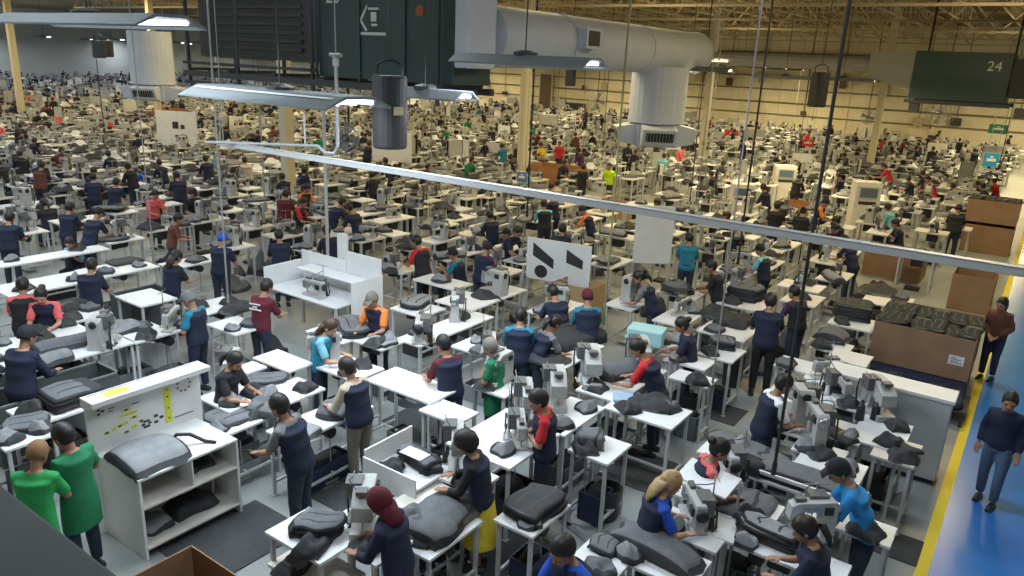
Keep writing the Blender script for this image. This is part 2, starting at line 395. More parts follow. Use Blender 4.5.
def machine_parts(kind):
    k = ('mac', kind)
    if k in MC: return MC[k]
    L = []; s = 1.
    m = MB()
    # origin: middle of the bed on the table; the arm runs along x, its head over the needle at -x
    if kind == 'flat':
        m.box(-.25, .27, -.09, .09, 0, .035)
        m.prism([(.14, .03), (.27, .03), (.27, .30), (.255, .325), (-.19, .315), (-.245, .29), (-.255, .13), (-.165, .13), (-.155, .205), (.13, .215)], -.055, .055, 'y')
    elif kind == 'post':      # tall post bed machine
        m.box(-.23, .27, -.10, .10, 0, .05); m.tube([(-.19, 0, .04), (-.19, 0, .20)], [.04, .03], 10)
        m.prism([(.12, .04), (.28, .04), (.285, .46), (.25, .50), (-.17, .48), (-.25, .44), (-.26, .27), (-.14, .27), (-.12, .37), (.10, .37)], -.07, .07, 'y')
    else:                     # bulky cycle machine with a cover
        m.box(-.30, .30, -.14, .14, 0, .10)
        m.prism([(.05, .08), (.30, .08), (.31, .50), (.26, .56), (-.05, .56), (-.27, .42), (-.28, .24), (-.16, .22), (-.04, .30), (.04, .30)], -.12, .12, 'y')
    L.append(('machine_arm', m.mesh('machine_arm', MACH, .014)))
    z0 = {'flat': .13, 'post': .27, 'block': .23}[kind]; zt = {'flat': .32, 'post': .49, 'block': .55}[kind]; xn = -.21
    m = MB(); m.tube([(xn, 0, z0-.09), (xn, 0, z0+.01)], .007, 6); m.tube([(xn+.02, 0, z0-.08), (xn+.02, 0, z0+.01)], .009, 6); m.box(xn-.012, xn+.03, -.012, .012, z0-.098, z0-.09)
    L.append(('needle_bar', m.mesh('needle_bar', STEEL)))
    m = MB(); x = .29; zz = zt-.09; m.tube([(x-.02, 0, zz), (x+.012, 0, zz), (x+.032, 0, zz)], [.05, .07, .055], 16); L.append(('hand_wheel', m.mesh('hand_wheel', DARK if kind != 'post' else STEEL, 0, True)))
    m = MB(); yb = {'flat': .055, 'post': .07, 'block': .12}[kind]
    m.box(-.245, -.17, -yb-.012, -yb-.001, z0+.02, zt-.04); m.box(-.12, .10, -yb-.006, -yb-.001, zt-.07, zt-.045)
    m.box(-.08, -.03, -yb-.014, -yb-.001, zt-.12, zt-.085); m.box(.02, .06, -yb-.014, -yb-.001, zt-.12, zt-.09)
    L.append(('face_plate', m.mesh('face_plate', STEEL)))
    m = MB(); m.box(-.02, .20, yb*.2, yb+.10, zt-.16, zt+.04); m.box(-.20, -.08, -yb*.5, yb*.6, zt-.02, zt+.035)
    L.append(('drive_box', m.mesh('drive_box', mat('dark_machine_grey', (.12, .125, .13), .5), .008)))
    m = MB(); m.tube([(.10, yb+.08, zt-.10), (.20, yb+.12, zt-.05), (.24, yb+.12, zt-.25), (.20, yb+.10, .0)], .014, 6); m.tube([(-.14, yb*.5, zt+.02), (-.02, yb+.05, zt+.09), (.10, .15, .50 if kind == 'flat' else .60)], .006, 5)
    L.append(('hose', m.mesh('hose', DARK)))
    m = MB(); y = -.06 if kind != 'block' else -.125
    m.box(.12, .22, y-.03, y, zt-.14, zt-.05); L.append(('control_panel', m.mesh('control_panel', DARK, .004)))
    m = MB(); m.tube([(-.10, y-.012, zt-.08), (-.10, y+.01, zt-.08)], .022, 10); m.tube([(-.17, y-.012, zt-.11), (-.17, y+.01, zt-.11)], .016, 10); L.append(('tension_dial', m.mesh('tension_dial', STEEL)))
    m = MB(); m.tube([(.10, .15, .0), (.10, .15, .62)], .008, 6); m.tube([(-.06, .15, .60), (.24, .15, .60)], .006, 6); m.box(.0, .20, .09, .21, .0, .012)
    L.append(('thread_stand', m.mesh('thread_stand', STEEL)))
    sp = []
    for a in (.04, .17):
        m = MB(); m.tube([(a, .15, .014), (a, .15, .12), (a, .15, .15)], [.036, .026, .012], 12); sp.append(m.mesh('thread_cone', rnd.choice([WHITE, DARK, CHAR])))
    MC[k] = (L, sp); return MC[k]
def machine(loc, rz=0., label='', kind='flat', group=None, s=1.):
    t = thing('sewing_machine', label, 'sewing machine', loc, rz, group); t.scale = (s, s, s)
    L, sp = machine_parts(kind)
    for n, me in L:
        o = link(n, me, t)
        if n == 'thread_stand':
            for q in sp: link('thread_cone', q, o)
    return t
def cover_mesh(seed, w, l, kind, ground=None):
    """a sewn seat cover: padded panel with dark piped edges, lying or hanging over the rectangle `ground` (x0,x1,y0,y1)"""
    r = random.Random(seed); n = 18; ph = [r.uniform(0, 6) for _ in range(6)]; V = []; Fc = []; MI = []
    th = {'flat': .045, 'heap': .06, 'roll': .16, 'drape': .035}[kind]
    for i in range(n+1):
        for k in range(n+1):
            u, v = 2*i/n-1, 2*k/n-1
            # rounded, slightly waisted outline
            a = max(abs(u), abs(v)); q = math.hypot(u, v); f = (a/q if q > 0 else 1)**.45 if kind != 'roll' else 1
            x = u*f*w/2*(1-.10*v*v*(1 if seed % 2 else -.4)); y = v*f*l/2*(1+.07*math.sin(u*2+ph[0]))
            x += .02*math.sin(4*v+ph[1]); e = max(abs(u), abs(v))
            z = th*(1-e**6)**.5 if kind != 'roll' else th*math.sqrt(max(0, 1-u*u))*(1-.25*e**8)
            if kind == 'heap': z += .07*(1-e**2)*(1+noise.noise(Vector((x*5+seed, y*5, 0)))*1.6) + .02*math.sin(7*x+ph[2]+5*y)
            elif kind != 'roll': z += .008*math.sin(9*x+ph[3])+.008*math.sin(8*y+ph[4]) + .012
            if ground:
                d = max(ground[0]-x, x-ground[1], ground[2]-y, y-ground[3], 0)
                if d > .015:
                    cx_ = min(max(x, ground[0]), ground[1]); cy_ = min(max(y, ground[2]), ground[3])
                    dx, dy = x-cx_, y-cy_; k2 = (.03+.12*(d-.015))/max(d, .001)
                    z -= (d-.015)*.92; wav = 1+.35*math.sin(10*(x+y)+ph[5])
                    x, y = cx_+dx*k2*wav+(.012 if dx > 0 else -.012 if dx < 0 else 0), cy_+dy*k2*wav
            V.append((x, y, z))
    for i in range(n):
        for k in range(n):
            Fc.append((i*(n+1)+k, (i+1)*(n+1)+k, (i+1)*(n+1)+k+1, i*(n+1)+k+1))
            edge = i in (0, n-1) or k in (0, n-1) or (kind in ('flat', 'drape') and i in (5, 12) and 2 < k < n-2)
            MI.append(1 if edge or (seed % 3 == 0 and k > n*.68) else 0)
    me = bpy.data.meshes.new('seat_cover'); me.from_pydata(V, [], Fc)
    mats = [[GREY, CHAR], [LGREY, CHAR], [CHAR, DARK], [GREY, DARK]][seed % 4]
    for m_ in mats: me.materials.append(m_)
    me.polygons.foreach_set('material_index', MI)
    bm = bmesh.new(); bm.from_mesh(me)
    if kind == 'roll' or kind == 'heap':     # close the underside flat
        ext = bmesh.ops.extrude_edge_only(bm, edges=[e for e in bm.edges if e.is_boundary])
        for vv in [g_ for g_ in ext['geom'] if isinstance(g_, bmesh.types.BMVert)]: vv.co.z = min(vv.co.z, .004) if vv.co.z > -.02 else vv.co.z-.02
    else:
        bmesh.ops.solidify(bm, geom=bm.faces[:], thickness=.014)
    bm.to_mesh(me); bm.free(); me.polygons.foreach_set('use_smooth', [True]*len(me.polygons)); return me
def cover(loc, w, l, label, kind='flat', rz=0., seed=0, ground=None, group=None, mats=None):
    me = cached(lambda: cover_mesh(seed, w, l, kind, ground), 'cov', seed, w, l, kind, ground)
    o = link('seat_cover', me, None, loc, rz); tag(o, label, 'seat cover', group)
    if mats:
        for sl, m_ in zip(o.material_slots, mats): sl.link = 'OBJECT'; sl.material = m_
    return o
def stack(loc, w, l, n, desc, rz=0., seed=1, group=None, step=.045):
    words_ = ['bottom', 'second', 'third', 'fourth', 'fifth', 'sixth']
    r = random.Random(seed)
    for i in range(n):
        nm = 'top' if i == n-1 else words_[i]
        cover((loc[0]+r.uniform(-.015, .015), loc[1]+r.uniform(-.015, .015), loc[2]+i*step), w, l, '%s, %s layer' % (desc, nm) if n > 1 else desc, 'flat', rz+r.uniform(-.05, .05), seed, None, group or ('seat covers stacked: '+desc if n > 1 else None))
def bin_(loc, label, m, r=.17, h=.42, inner=DARK):
    t = thing('waste_bin', label, 'bin', loc)
    b = MB(); n = 20; V = []; Fc = []
    for (rr, z) in ((r*.78, 0), (r, h), (r*1.07, h), (r*1.07, h+.02), (r*.95, h+.02), (r*.74, .02)):
        V += [(rr*math.cos(2*PI*i/n), rr*math.sin(2*PI*i/n), z) for i in range(n)]
    for q in range(5):
        for i in range(n): Fc.append((q*n+i, q*n+(i+1) % n, (q+1)*n+(i+1) % n, (q+1)*n+i))
    Fc += [tuple(range(n-1, -1, -1)), tuple(5*n+i for i in range(n))]
    b.add(V, Fc); link('bin_body', b.mesh('bin_body', m), t)
    b = MB(); b.rings([(0, 0, .03, r*.7, r*.7), (0, 0, h*.55, r*.84, r*.84), (.02, 0, h*.68, r*.5, r*.6)], 12); link('bin_liner', b.mesh('bin_liner', inner, 0, True), t)
    return t
def box_open(loc, sx, sy, h, label, rz=0., z0=0., m=CARD, fill=None, tape=True, lab=False, name='cardboard_box'):
    t = thing(name, label, 'box', loc, rz); b = MB(); w = .012
    b.box(-sx/2, sx/2, -sy/2, sy/2, z0, z0+w)
    for a in (-1, 1):
        b.box(a*sx/2-(w if a > 0 else 0), a*sx/2+(w if a < 0 else 0), -sy/2, sy/2, z0+w, z0+h, 1 if False else 0)
        b.box(-sx/2+w, sx/2-w, a*sy/2-(w if a > 0 else 0), a*sy/2+(w if a < 0 else 0), z0+w, z0+h)
    link('carton', b.mesh('carton', [m]), t)
    if lab:
        b = MB(); b.box(sx*.28, sx*.28+.24, -sy/2-.004, -sy/2-.001, z0+h*.35, z0+h*.35+.17)
        lo = link('shipping_label', b.mesh('shipping_label', WHITE), t)
        b = MB()
        for i in range(4): b.box(sx*.28+.03, sx*.28+.03+(.18, .12, .16, .09)[i], -sy/2-.006, -sy/2-.0045, z0+h*.35+.03+i*.032, z0+h*.35+.042+i*.032)
        link('label_print', b.mesh('label_print', DARK), lo)
    return t
def mat_floor(px, py, sx, sy, label):
    p = at(px, py); m = MB(); m.box(-sx/2, sx/2, -sy/2, sy/2, .001, .015)
    o = link('anti_fatigue_mat', m.mesh('anti_fatigue_mat', RUBBER, .005), None, (p.x, p.y, 0)); return tag(o, label, 'mat')
def rods(name, segs, r, m, parent):
    b = MB()
    for a, c in segs: b.tube([a, c], r, 6)
    return link(name, b.mesh(name, m), parent)
def stool(loc, label, rz=0.):
    t = thing('stool', label, 'stool', loc, rz)
    m = MB(); m.rings([(0, 0, .42, .13, .13), (0, 0, .44, .17, .17), (0, 0, .465, .17, .17), (0, 0, .47, .15, .15)], 18); link('seat', m.mesh('stool_seat', DARK, 0, True), t)
    for a in range(4):
        c, s = math.cos(a*PI/2+.78), math.sin(a*PI/2+.78); m = MB(); m.tube([(c*.1, s*.1, .42), (c*.2, s*.2, .0)], .011, 6); link('leg', m.mesh('stool_leg', GALV), t)
    return t
def text(name, s, size, m, parent, M, label=None, ext=.002):
    c = bpy.data.curves.new(name, 'FONT'); c.body = s; c.size = size; c.extrude = ext; c.align_x = 'CENTER'; c.align_y = 'CENTER'
    tmp = bpy.data.objects.new('tmp', c); COL.objects.link(tmp); dg = bpy.context.evaluated_depsgraph_get(); dg.update()
    me = bpy.data.meshes.new_from_object(tmp.evaluated_get(dg)); bpy.data.objects.remove(tmp); me.transform(M)
    me.materials.clear(); me.materials.append(m)
    o = link(name, me, parent)
    if label: o['label'] = label
    return o
# ------------------------------------------------------------------ setting
def wallmat():
    m = mat('cream_wall_panels', (.66, .60, .42), .7); nt = m.node_tree; b = nt.nodes['Principled BSDF']
    tc = nt.nodes.new('ShaderNodeTexCoord'); sp = nt.nodes.new('ShaderNodeSeparateXYZ'); nt.links.new(tc.outputs['Object'], sp.inputs[0])
    w = nt.nodes.new('ShaderNodeMath'); w.operation = 'PINGPONG'; w.inputs[1].default_value = .5; nt.links.new(sp.outputs['X'], w.inputs[0])
    n = nt.nodes.new('ShaderNodeTexNoise'); n.inputs['Scale'].default_value = .35; nt.links.new(tc.outputs['Object'], n.inputs['Vector'])
    r = nt.nodes.new('ShaderNodeValToRGB'); r.color_ramp.elements[0].color = (.70, .63, .44, 1); r.color_ramp.elements[1].color = (.86, .80, .62, 1)
    r.color_ramp.elements[0].position = .35; r.color_ramp.elements[1].position = .65
    nt.links.new(n.outputs['Fac'], r.inputs[0]); nt.links.new(r.outputs[0], b.inputs['Base Color'])
    bp = nt.nodes.new('ShaderNodeBump'); bp.inputs['Strength'].default_value = .6; bp.inputs['Distance'].default_value = .05
    nt.links.new(w.outputs[0], bp.inputs['Height']); nt.links.new(bp.outputs[0], b.inputs['Normal']); return m
WALL = wallmat()
FLOOR = mat('sealed_grey_concrete', (.27, .29, .29), .45, var=.10, scale=.8)
BLUE = mat('glossy_blue_epoxy', (.03, .20, .62), .25, var=.06, scale=1.2, spec=.8)
DECK = mat('brown_roof_deck', (.24, .18, .10), .8, var=.25, scale=2, stretch=(.2, 9, 1))
TRUSS = mat('tan_painted_truss', (.52, .44, .29), .6)
WX0, WX1, WY0, WY1, CZ = -118., 9., -4., 69., 9.4
m = MB(); m.box(WX0, -.33, WY0, WY1, -.2, 0); struct('floor', m.mesh('floor', FLOOR))
m = MB(); m.box(-.20, 2.9, WY0, WY1, -.2, .002); struct('floor_aisle', m.mesh('floor_aisle', BLUE))
m = MB(); m.box(-.33, -.20, WY0, WY1, -.2, .004); struct('trim_1', m.mesh('yellow_floor_line', YEL))
m = MB(); m.box(2.9, 9, WY0, WY1, -.2, 0); struct('floor_far_side', m.mesh('floor_far_side', FLOOR))
m = MB(); m.box(WX0, WX1, WY1, WY1+.3, 0, CZ); struct('wall_back', m.mesh('wall_back', WALL))
m = MB(); m.box(WX0-.3, WX0, WY0, WY1, 0, CZ); struct('wall_left', m.mesh('wall_left', mat('off_white_wall', (.62, .63, .62), .7, var=.04, scale=.5)))
m = MB(); m.box(WX1, WX1+.3, WY0, WY1, 0, CZ); struct('wall_right', m.mesh('wall_right', WALL))
m = MB(); m.box(WX0, WX1, WY0-.3, WY0, 0, CZ); struct('wall_front', m.mesh('wall_front', WALL))
m = MB(); m.box(WX0, WX1, WY0, WY1, CZ, CZ+.2)
x = WX0
struct('ceiling', m.mesh('ceiling', DECK))
# deck ribs
m = MB(); y = 8.
while y < WY1: m.box(-75, WX1, y, y+.10, CZ-.07, CZ-.001); y += .55
struct('trim_2', m.mesh('deck_ribs', DECK))
# trusses along x and joists along y
def truss(y, x0, x1, zb, zt, pitch, dep=.09):
    m = MB(); m.box(x0, x1, y-dep, y+dep, zb, zb+.10); m.box(x0, x1, y-dep, y+dep, zt-.10, zt)
    x = x0; k = 0
    while x+pitch <= x1:
        a, b = (zb+.06, zt-.06) if k % 2 == 0 else (zt-.06, zb+.06)
        m.tube([(x, y, a), (x+pitch, y, b)], .045, 4)
        if k % 2 == 0: m.tube([(x+pitch, y, zb+.06), (x+pitch, y, zt-.06)], .035, 4)
        x += pitch; k += 1
    t = link('roof_truss', m.mesh('roof_truss', TRUSS)); t['kind'] = 'structure'
    return t
TRY = [13, 21, 29, 37, 45, 53, 61]
for y in TRY: truss(y, -60 if y > 13 else -16, WX1, 7.7, CZ-.13, 1.35)
m = MB(); x = -58.
while x < WX1:
    m.box(x-.04, x+.04, 12, WY1, 8.35, 8.42); m.box(x-.04, x+.04, 12, WY1, CZ-.2, CZ-.13)
    y = 12.
    while y < WY1-.8: m.tube([(x, y, 8.38), (x, y+.7, CZ-.16)], .022, 4); m.tube([(x, y+.7, CZ-.16), (x, y+1.4, 8.38)], .022, 4); y += 1.4
    x += 2.4
struct('roof_joists', m.mesh('roof_joists', TRUSS))
# columns
def column(px, py, w=.34, label=''):
    p = at(px, py); m = MB(); m.box(-w/2, w/2, -w/2, w/2, 0, CZ-.01); m.box(-w*.8, w*.8, -w*.8, w*.8, 0, .05)
    struct('column', m.mesh('column', mat('cream_column_paint', (.60, .54, .38), .6)), (p.x, p.y, 0)); KEEP.append((p.x, p.y, .8))
KEEP = []
for px, py in ((290, 212), (521, 190), (24, 128), (700, 168), (868, 176), (160, 130)): column(px, py)
# wall girts, pipes, pilasters, door, openings on the back wall
PIPE = mat('grey_wall_pipe', (.20, .18, .13), .5)
for i, (z, r) in enumerate(((1.9, .05), (2.9, .07), (4.0, .06), (5.1, .07), (6.2, .05), (7.0, .09))):
    m = MB(); m.tube([(-105, WY1-.12, z), (WX1-.1, WY1-.12, z)], r, 6)
    o = link('wall_pipe', m.mesh('wall_pipe', PIPE)); tag(o, ('lowest', 'second lowest', 'third lowest', 'third highest', 'second highest', 'highest')[i]+' of the long pipes running along the cream back wall', 'pipe')
for i in range(16):
    x = 5-i*6.6; m = MB(); m.box(x-.16, x+.16, WY1-.10, WY1-.002, 0, CZ-.14); struct('trim_%d' % (i+3), m.mesh('wall_pilaster', WALL))
def backthing(px0, py0, px1, py1, m_, name, label, cat, dpt=.1, frame=None):
    a, b = aty(px0, py0, WY1-.2), aty(px1, py1, WY1-.2); t = thing(name, label, cat, ((a.x+b.x)/2, WY1-.22, max(b.z, .0)))
    w, h = abs(b.x-a.x)/2, a.z-max(b.z, 0); m = MB(); m.box(-w, w, -dpt, .0, .0, h); link('panel', m.mesh('panel', m_), t)
    m = MB()
    for s in (-1, 1): m.box(s*w-.06, s*w+.06, -dpt-.03, .0, 0, h)
    m.box(-w-.06, w+.06, -dpt-.03, 0, h, h+.1); link('frame', m.mesh('frame', frame or FRAME), t); return t
DG = mat('dark_grey_door', (.055, .055, .05), .6)
backthing(562, 102, 584, 150, DG, 'loading_door', 'tall dark grey door in the cream back wall left of the white drop duct', 'door')
backthing(541, 74, 549, 150, mat('brown_cabinet', (.12, .08, .04), .6), 'wall_cabinet', 'narrow tall brown cabinet against the back wall beside the grey door', 'cabinet')
backthing(955, 152, 980, 165, mat('brown_shelf', (.17, .09, .05), .6), 'wall_shelf', 'low brown shelf unit against the back wall near the blue round sign', 'shelf')
wr = random.Random(3)
for i in range(26):
    x = 3-i*3.1+wr.uniform(-.6, .6); z = wr.uniform(1.6, 4.6); w_, h_ = wr.uniform(.25, .8), wr.uniform(.3, 1.0); mm = wr.choice([DG, GREYM, TRUSS, mat('brown_cabinet', (.12, .08, .04), .6)])
    t = thing('wall_box', 'small dark box fixed to the cream back wall between the pipes', 'wall box', (x, WY1-.2, z), 0, 'boxes on the back wall')
    m = MB(); m.box(-w_/2, w_/2, -.2, .0, 0, h_); link('box_body', m.mesh('wall_box_body', mm, .01), t)
    m = MB(); m.tube([(0, -.06, h_), (0, -.06, CZ-z-.3)], .035, 6); link('conduit', m.mesh('wall_conduit', PIPE), t)
backthing(770, 138, 796, 154, mat('purple_screen', (.10, .05, .16), .3), 'wall_screen', 'small purple screen by the back wall left of the long black cable', 'screen')
# ------------------------------------------------------------------ lamps
LAMPM = mat('lamp_glow_cool', (.9, .95, 1), .5, emit=((.86, .94, 1.), 7)); LAMPW = mat('lamp_glow_warm', (1, .9, .7), .5, emit=((1., .84, .52), 6))
HOOD = mat('grey_lamp_hood', (.13, .15, .16), .55)
def lamp(x, y, z, label, cool, rz=0., L=2.4, W=.62, power=150, group=None, cable=True):
    t = thing('ceiling_light', label, 'light', (x, y, z), rz, group)
    m = MB(); m.prism([(-W/2, 0), (-W/2, .02), (-W*.22, .13), (W*.22, .13), (W/2, .02), (W/2, 0), (W*.2, .10), (-W*.2, .10)], -L/2, L/2, 'x')
    # the profile runs across the lamp
    link('hood', cached(lambda: m.mesh('lamp_hood', HOOD), 'hood', L, W), t)
    def tubes():
        b = MB()
        for k in (-.16, 0, .16): b.tube([(-L/2+.06, k*W/.62, .06), (L/2-.06, k*W/.62, .06)], .022, 8)
        return b.mesh('lamp_tubes', LAMPM if cool else LAMPW)
    link('lamp_tubes', cached(tubes, 'lt', L, W, cool), t)
    if cable: 
        m = MB(); m.tube([(0, 0, .12), (0, 0, CZ-z)], .010, 6); m.rings([(0, 0, .12, .16, .16), (0, 0, .16, .16, .16), (0, 0, .19, .06, .06)], 12); link('hanger', m.mesh('lamp_hanger', GREYM), t)
    ld = bpy.data.lights.new('lamp_light', 'AREA'); ld.shape = 'RECTANGLE'; ld.size = L*.95; ld.size_y = W*.8; ld.energy = power
    ld.color = (.82, .92, 1.) if cool else (1., .80, .42)
    lo = bpy.data.objects.new('lamp_light', ld); COL.objects.link(lo); lo.parent = t; lo.location = (0, 0, .03)
    if z > 5.61 and y < 50:
        l2 = ld.copy(); l2.energy = power*.22; lo2 = bpy.data.objects.new('roof_fill_light', l2); COL.objects.link(lo2); lo2.parent = t; lo2.location = (0, 0, .16); lo2.rotation_euler = (PI, 0, 0)  # added upward fill, brightens the roof deck and trusses
    return t
# ------------------------------------------------------------------ air unit, white duct and drop near the camera
def drop_head(px, py, z, label, top, w=1.3, face=0.):
    """white drum hanging from the duct with four slanted outlets"""
    p = at(px, py, z); t = thing('air_diffuser', label, 'air duct', (p.x, p.y, z), face)
    m = MB(); m.rings([(0, 0, .12, w*.45, w*.45), (0, 0, .16, w*.5, w*.5), (0, 0, top-z, w*.5, w*.5)], 28); link('drop_drum', m.mesh('drop_drum', DUCTW, 0, False), t)
    m = MB(); m.box(-.55, .55, -.55, .55, -.46, .12); link('plenum_box', m.mesh('plenum_box', DUCTW, .02), t)
    for k in range(4):
        M_ = Matrix.Rotation(k*PI/2, 4, 'Z'); b = MB()
        b.prism([(.55, -.44), (.98, -.36), (1.10, .02), (.55, .12)], -.45, .45, 'y', 0, M_)
        g = link('outlet', b.mesh('outlet', DUCTW, .01), t)
        b = MB(); R_ = M_ @ Matrix.Translation((1.047, 0, -.17)) @ Matrix.Rotation(math.radians(17.5), 4, 'Y')
        b.cbox((0, 0, 0), (.012, .72, .24), 0, R_); gr = link('grille', b.mesh('grille', DARK), g)
        b = MB()
        for q in range(9): b.cbox((.012, -.32+q*.08, 0), (.012, .012, .24), 0, R_)
        link('grille_bars', b.mesh('grille_bars', GALV), g)
    return t
d1 = drop_head(655, 128, 3.85, 'white drop duct with four outlets hanging right of the picture centre', 5.45, 1.5, math.radians(33))
DX, DY = d1.location.x, d1.location.y
def hduct(x, y0, y1, zc, r, label):
    t = thing('air_duct', label, 'air duct', (x, y0, zc)); m = MB()
    n = 28; V = []; Fc = []; ys = [0, .001]+[i*(y1-y0)/10 for i in range(1, 10)]+[y1-y0, y1-y0+.22]
    for i, yy in enumerate(ys):
        rr = r*(.72 if i == len(ys)-1 else 1)
        for k in range(n): V.append((rr*1.1*math.cos(2*PI*k/n), yy, rr*math.sin(2*PI*k/n)))
    for i in range(len(ys)-1):
        for k in range(n): Fc.append((i*n+k, i*n+(k+1) % n, (i+1)*n+(k+1) % n, (i+1)*n+k))
    Fc += [tuple(range(n-1, -1, -1)), tuple((len(ys)-1)*n+k for k in range(n))]
    m.add(V, Fc); link('duct_tube', m.mesh('duct_tube', DUCTW, 0, True), t)
    for yy in (.25*(y1-y0), .62*(y1-y0), y1-y0-.05):
        m = MB(); V = []; Fc = []
        for a, rr in ((-.03, r+.002), (-.03, r+.02), (.03, r+.02), (.03, r+.002)):
            for k in range(n): V.append((rr*1.1*math.cos(2*PI*k/n), yy+a, rr*math.sin(2*PI*k/n)))
        for i in range(3):
            for k in range(n): Fc.append((i*n+k, i*n+(k+1) % n, (i+1)*n+(k+1) % n, (i+1)*n+k))
        m.add(V, Fc); link('duct_band', m.mesh('duct_band', DUCTW), t)
    return t
hd = hduct(DX-.1, 11.62, 21.6, 5.86, .56, 'long round white air duct leaving the dark green air unit near the top')
m = MB(); m.box(.50, .80, 0, .62, -.12, .30); g = link('side_outlet', m.mesh('side_outlet', DUCTW, .01), hd, (0, 2.5, 0)); m = MB(); m.box(.801, .81, .08, .54, -.06, .24); link('grille', m.mesh('side_grille', DARK), g)
d2 = drop_head(154, 88, 3.85, 'white drop duct with dark outlets hanging in the upper left', 5.9, 1.55, math.radians(38))
# --- green air unit
UX0, UX1, UY, UZ = -16.6, -8.7, 10.45, 4.92
t = thing('air_handling_unit', 'large dark green air unit numbered 20 on a steel platform at the top left', 'air unit', (UX1, UY, UZ))
m = MB(); m.box(-3.45, 0, 0, 1.05, .06, 2.9); link('green_casing', m.mesh('green_casing', GREENM, .015), t)
m = MB(); m.box(-7.8, -3.5, .25, 1.05, .32, 2.9); link('grey_casing', m.mesh('grey_casing', GREYM, .015), t)
for x in (-3.5, -1.15, -2.3): m = MB(); m.box(x-.03, x+.03, -.03, .0, .02, 2.9); link('panel_seam', m.mesh('panel_seam', GREENM), t)
m = MB()
for q in range(12): m.box(-7.5, -4.2, .20, .26, .5+q*.17, .57+q*.17)
o = link('louvre', m.mesh('louvre', GREYM), t)
m = MB()
for yy in (-.12, .5, 1.0): m.box(-7.9, .1, yy-.05, yy+.05, -.12, .0)
for x in [-.2-i*1.5 for i in range(6)]: m.box(x-.04, x+.04, -.15, 1.05, -.0, .06)
m.box(-7.9, -3.4, -.16, -.10, .14, .20); m.box(-7.9, -3.4, -.16, -.10, -.30, -.22)
link('platform_frame', m.mesh('platform_frame', GREYM), t)
for x in (-7.7, -5.9, -3.5, -.25):
    for bx_ in ((x-.03, x+.03, -.16, -.10, -.3, CZ-UZ-.01), (x-.03, x+.03, 1.06, 1.12, -.1, CZ-UZ-.01)):
        m = MB(); m.box(*bx_); link('hanger_post', m.mesh('hanger_post', GREYM), t)
m = MB(); m.box(.004, .30, .0, .80, .36, 1.55); link('white_side_plenum', m.mesh('white_side_plenum', DUCTW, .03), t)
RX = Matrix.Rotation(PI/2, 4, 'X'); PALE = mat('pale_unit_print', (.55, .57, .58), .5)
text('unit_number', '20', .42, PALE, t, Matrix.Translation((-3.0, -.012, 1.55)) @ RX)
m = MB(); m.box(-2.05, -1.78, -.02, -.001, 1.30, 1.34); m.box(-1.98, -1.84, -.02, -.001, 1.10, 1.26); m.box(-1.97, -1.82, -.02, -.001, 1.02, 1.06)
m.box(-2.25, -1.6, -.02, -.001, .86, .91); m.add([(-2.3, -.012, 1.12), (-2.08, -.012, 1.40), (-2.08, -.012, 1.34), (-2.22, -.012, 1.12), (-2.08, -.012, .95), (-2.12, -.012, .92)], [(0, 3, 2, 1), (0, 5, 4, 3)])
link('emblem', m.mesh('emblem', PALE), t)
m = MB(); m.tube([(-.78, -.02, 1.28), (-.78, -.001, 1.28)], .10, 12); link('warning_dot', m.mesh('warning_dot', mat('rust_orange', (.30, .09, .02), .6)), t)
# far unit
a, b = aty(908, 96, 34), aty(1004, 104, 34)
t = thing('air_handling_unit', 'small dark green air unit numbered 24 hanging in the upper right corner', 'air unit', (b.x, 34, b.z))
w = b.x-a.x; m = MB(); m.box(-w, 0, 0, 2.4, 0, 1.80); link('green_casing', m.mesh('green_casing', GREENM, .02), t)
text('unit_number', '24', .5, PALE, t, Matrix.Translation((-.55, -.012, 1.3)) @ RX)
m = MB()
for yy in (-.1, 2.4): m.box(-w-.1, .2, yy-.06, yy+.06, -.16, -.02)
m.box(-w+.1, -w+.45, -.1, .3, -.5, -.16)
for x in (-w+.1, -.1): m.box(x-.04, x+.04, 2.4, 2.46, 0, CZ-b.z-.01)
link('platform_frame', m.mesh('platform_frame', GREYM), t)
m = MB(); m.add([(-w-1.7, .4, .75), (-w-1.7, 1.8, .75), (-w-1.7, 1.8, 1.75), (-w-1.7, .4, 1.75), (-w-.01, .1, .3), (-w-.01, 2.2, .3), (-w-.01, 2.2, 1.7), (-w-.01, .1, 1.7)], [(0,1,2,3), (4,7,6,5), (0,4,5,1), (1,5,6,2), (2,6,7,3), (3,7,4,0)])
m.tube([(-w-1.7, 1.1, 1.25), (-w-9, 1.1, 1.25)], .3, 12); link('grey_duct', m.mesh('grey_duct', mat('grey_duct_skin', (.27, .27, .25), .6)), t)
m = MB(); m.box(.02, 3.4, .5, 2.1, .2, 1.6); link('grey_duct', m.mesh('grey_duct_b', GREYM), t)
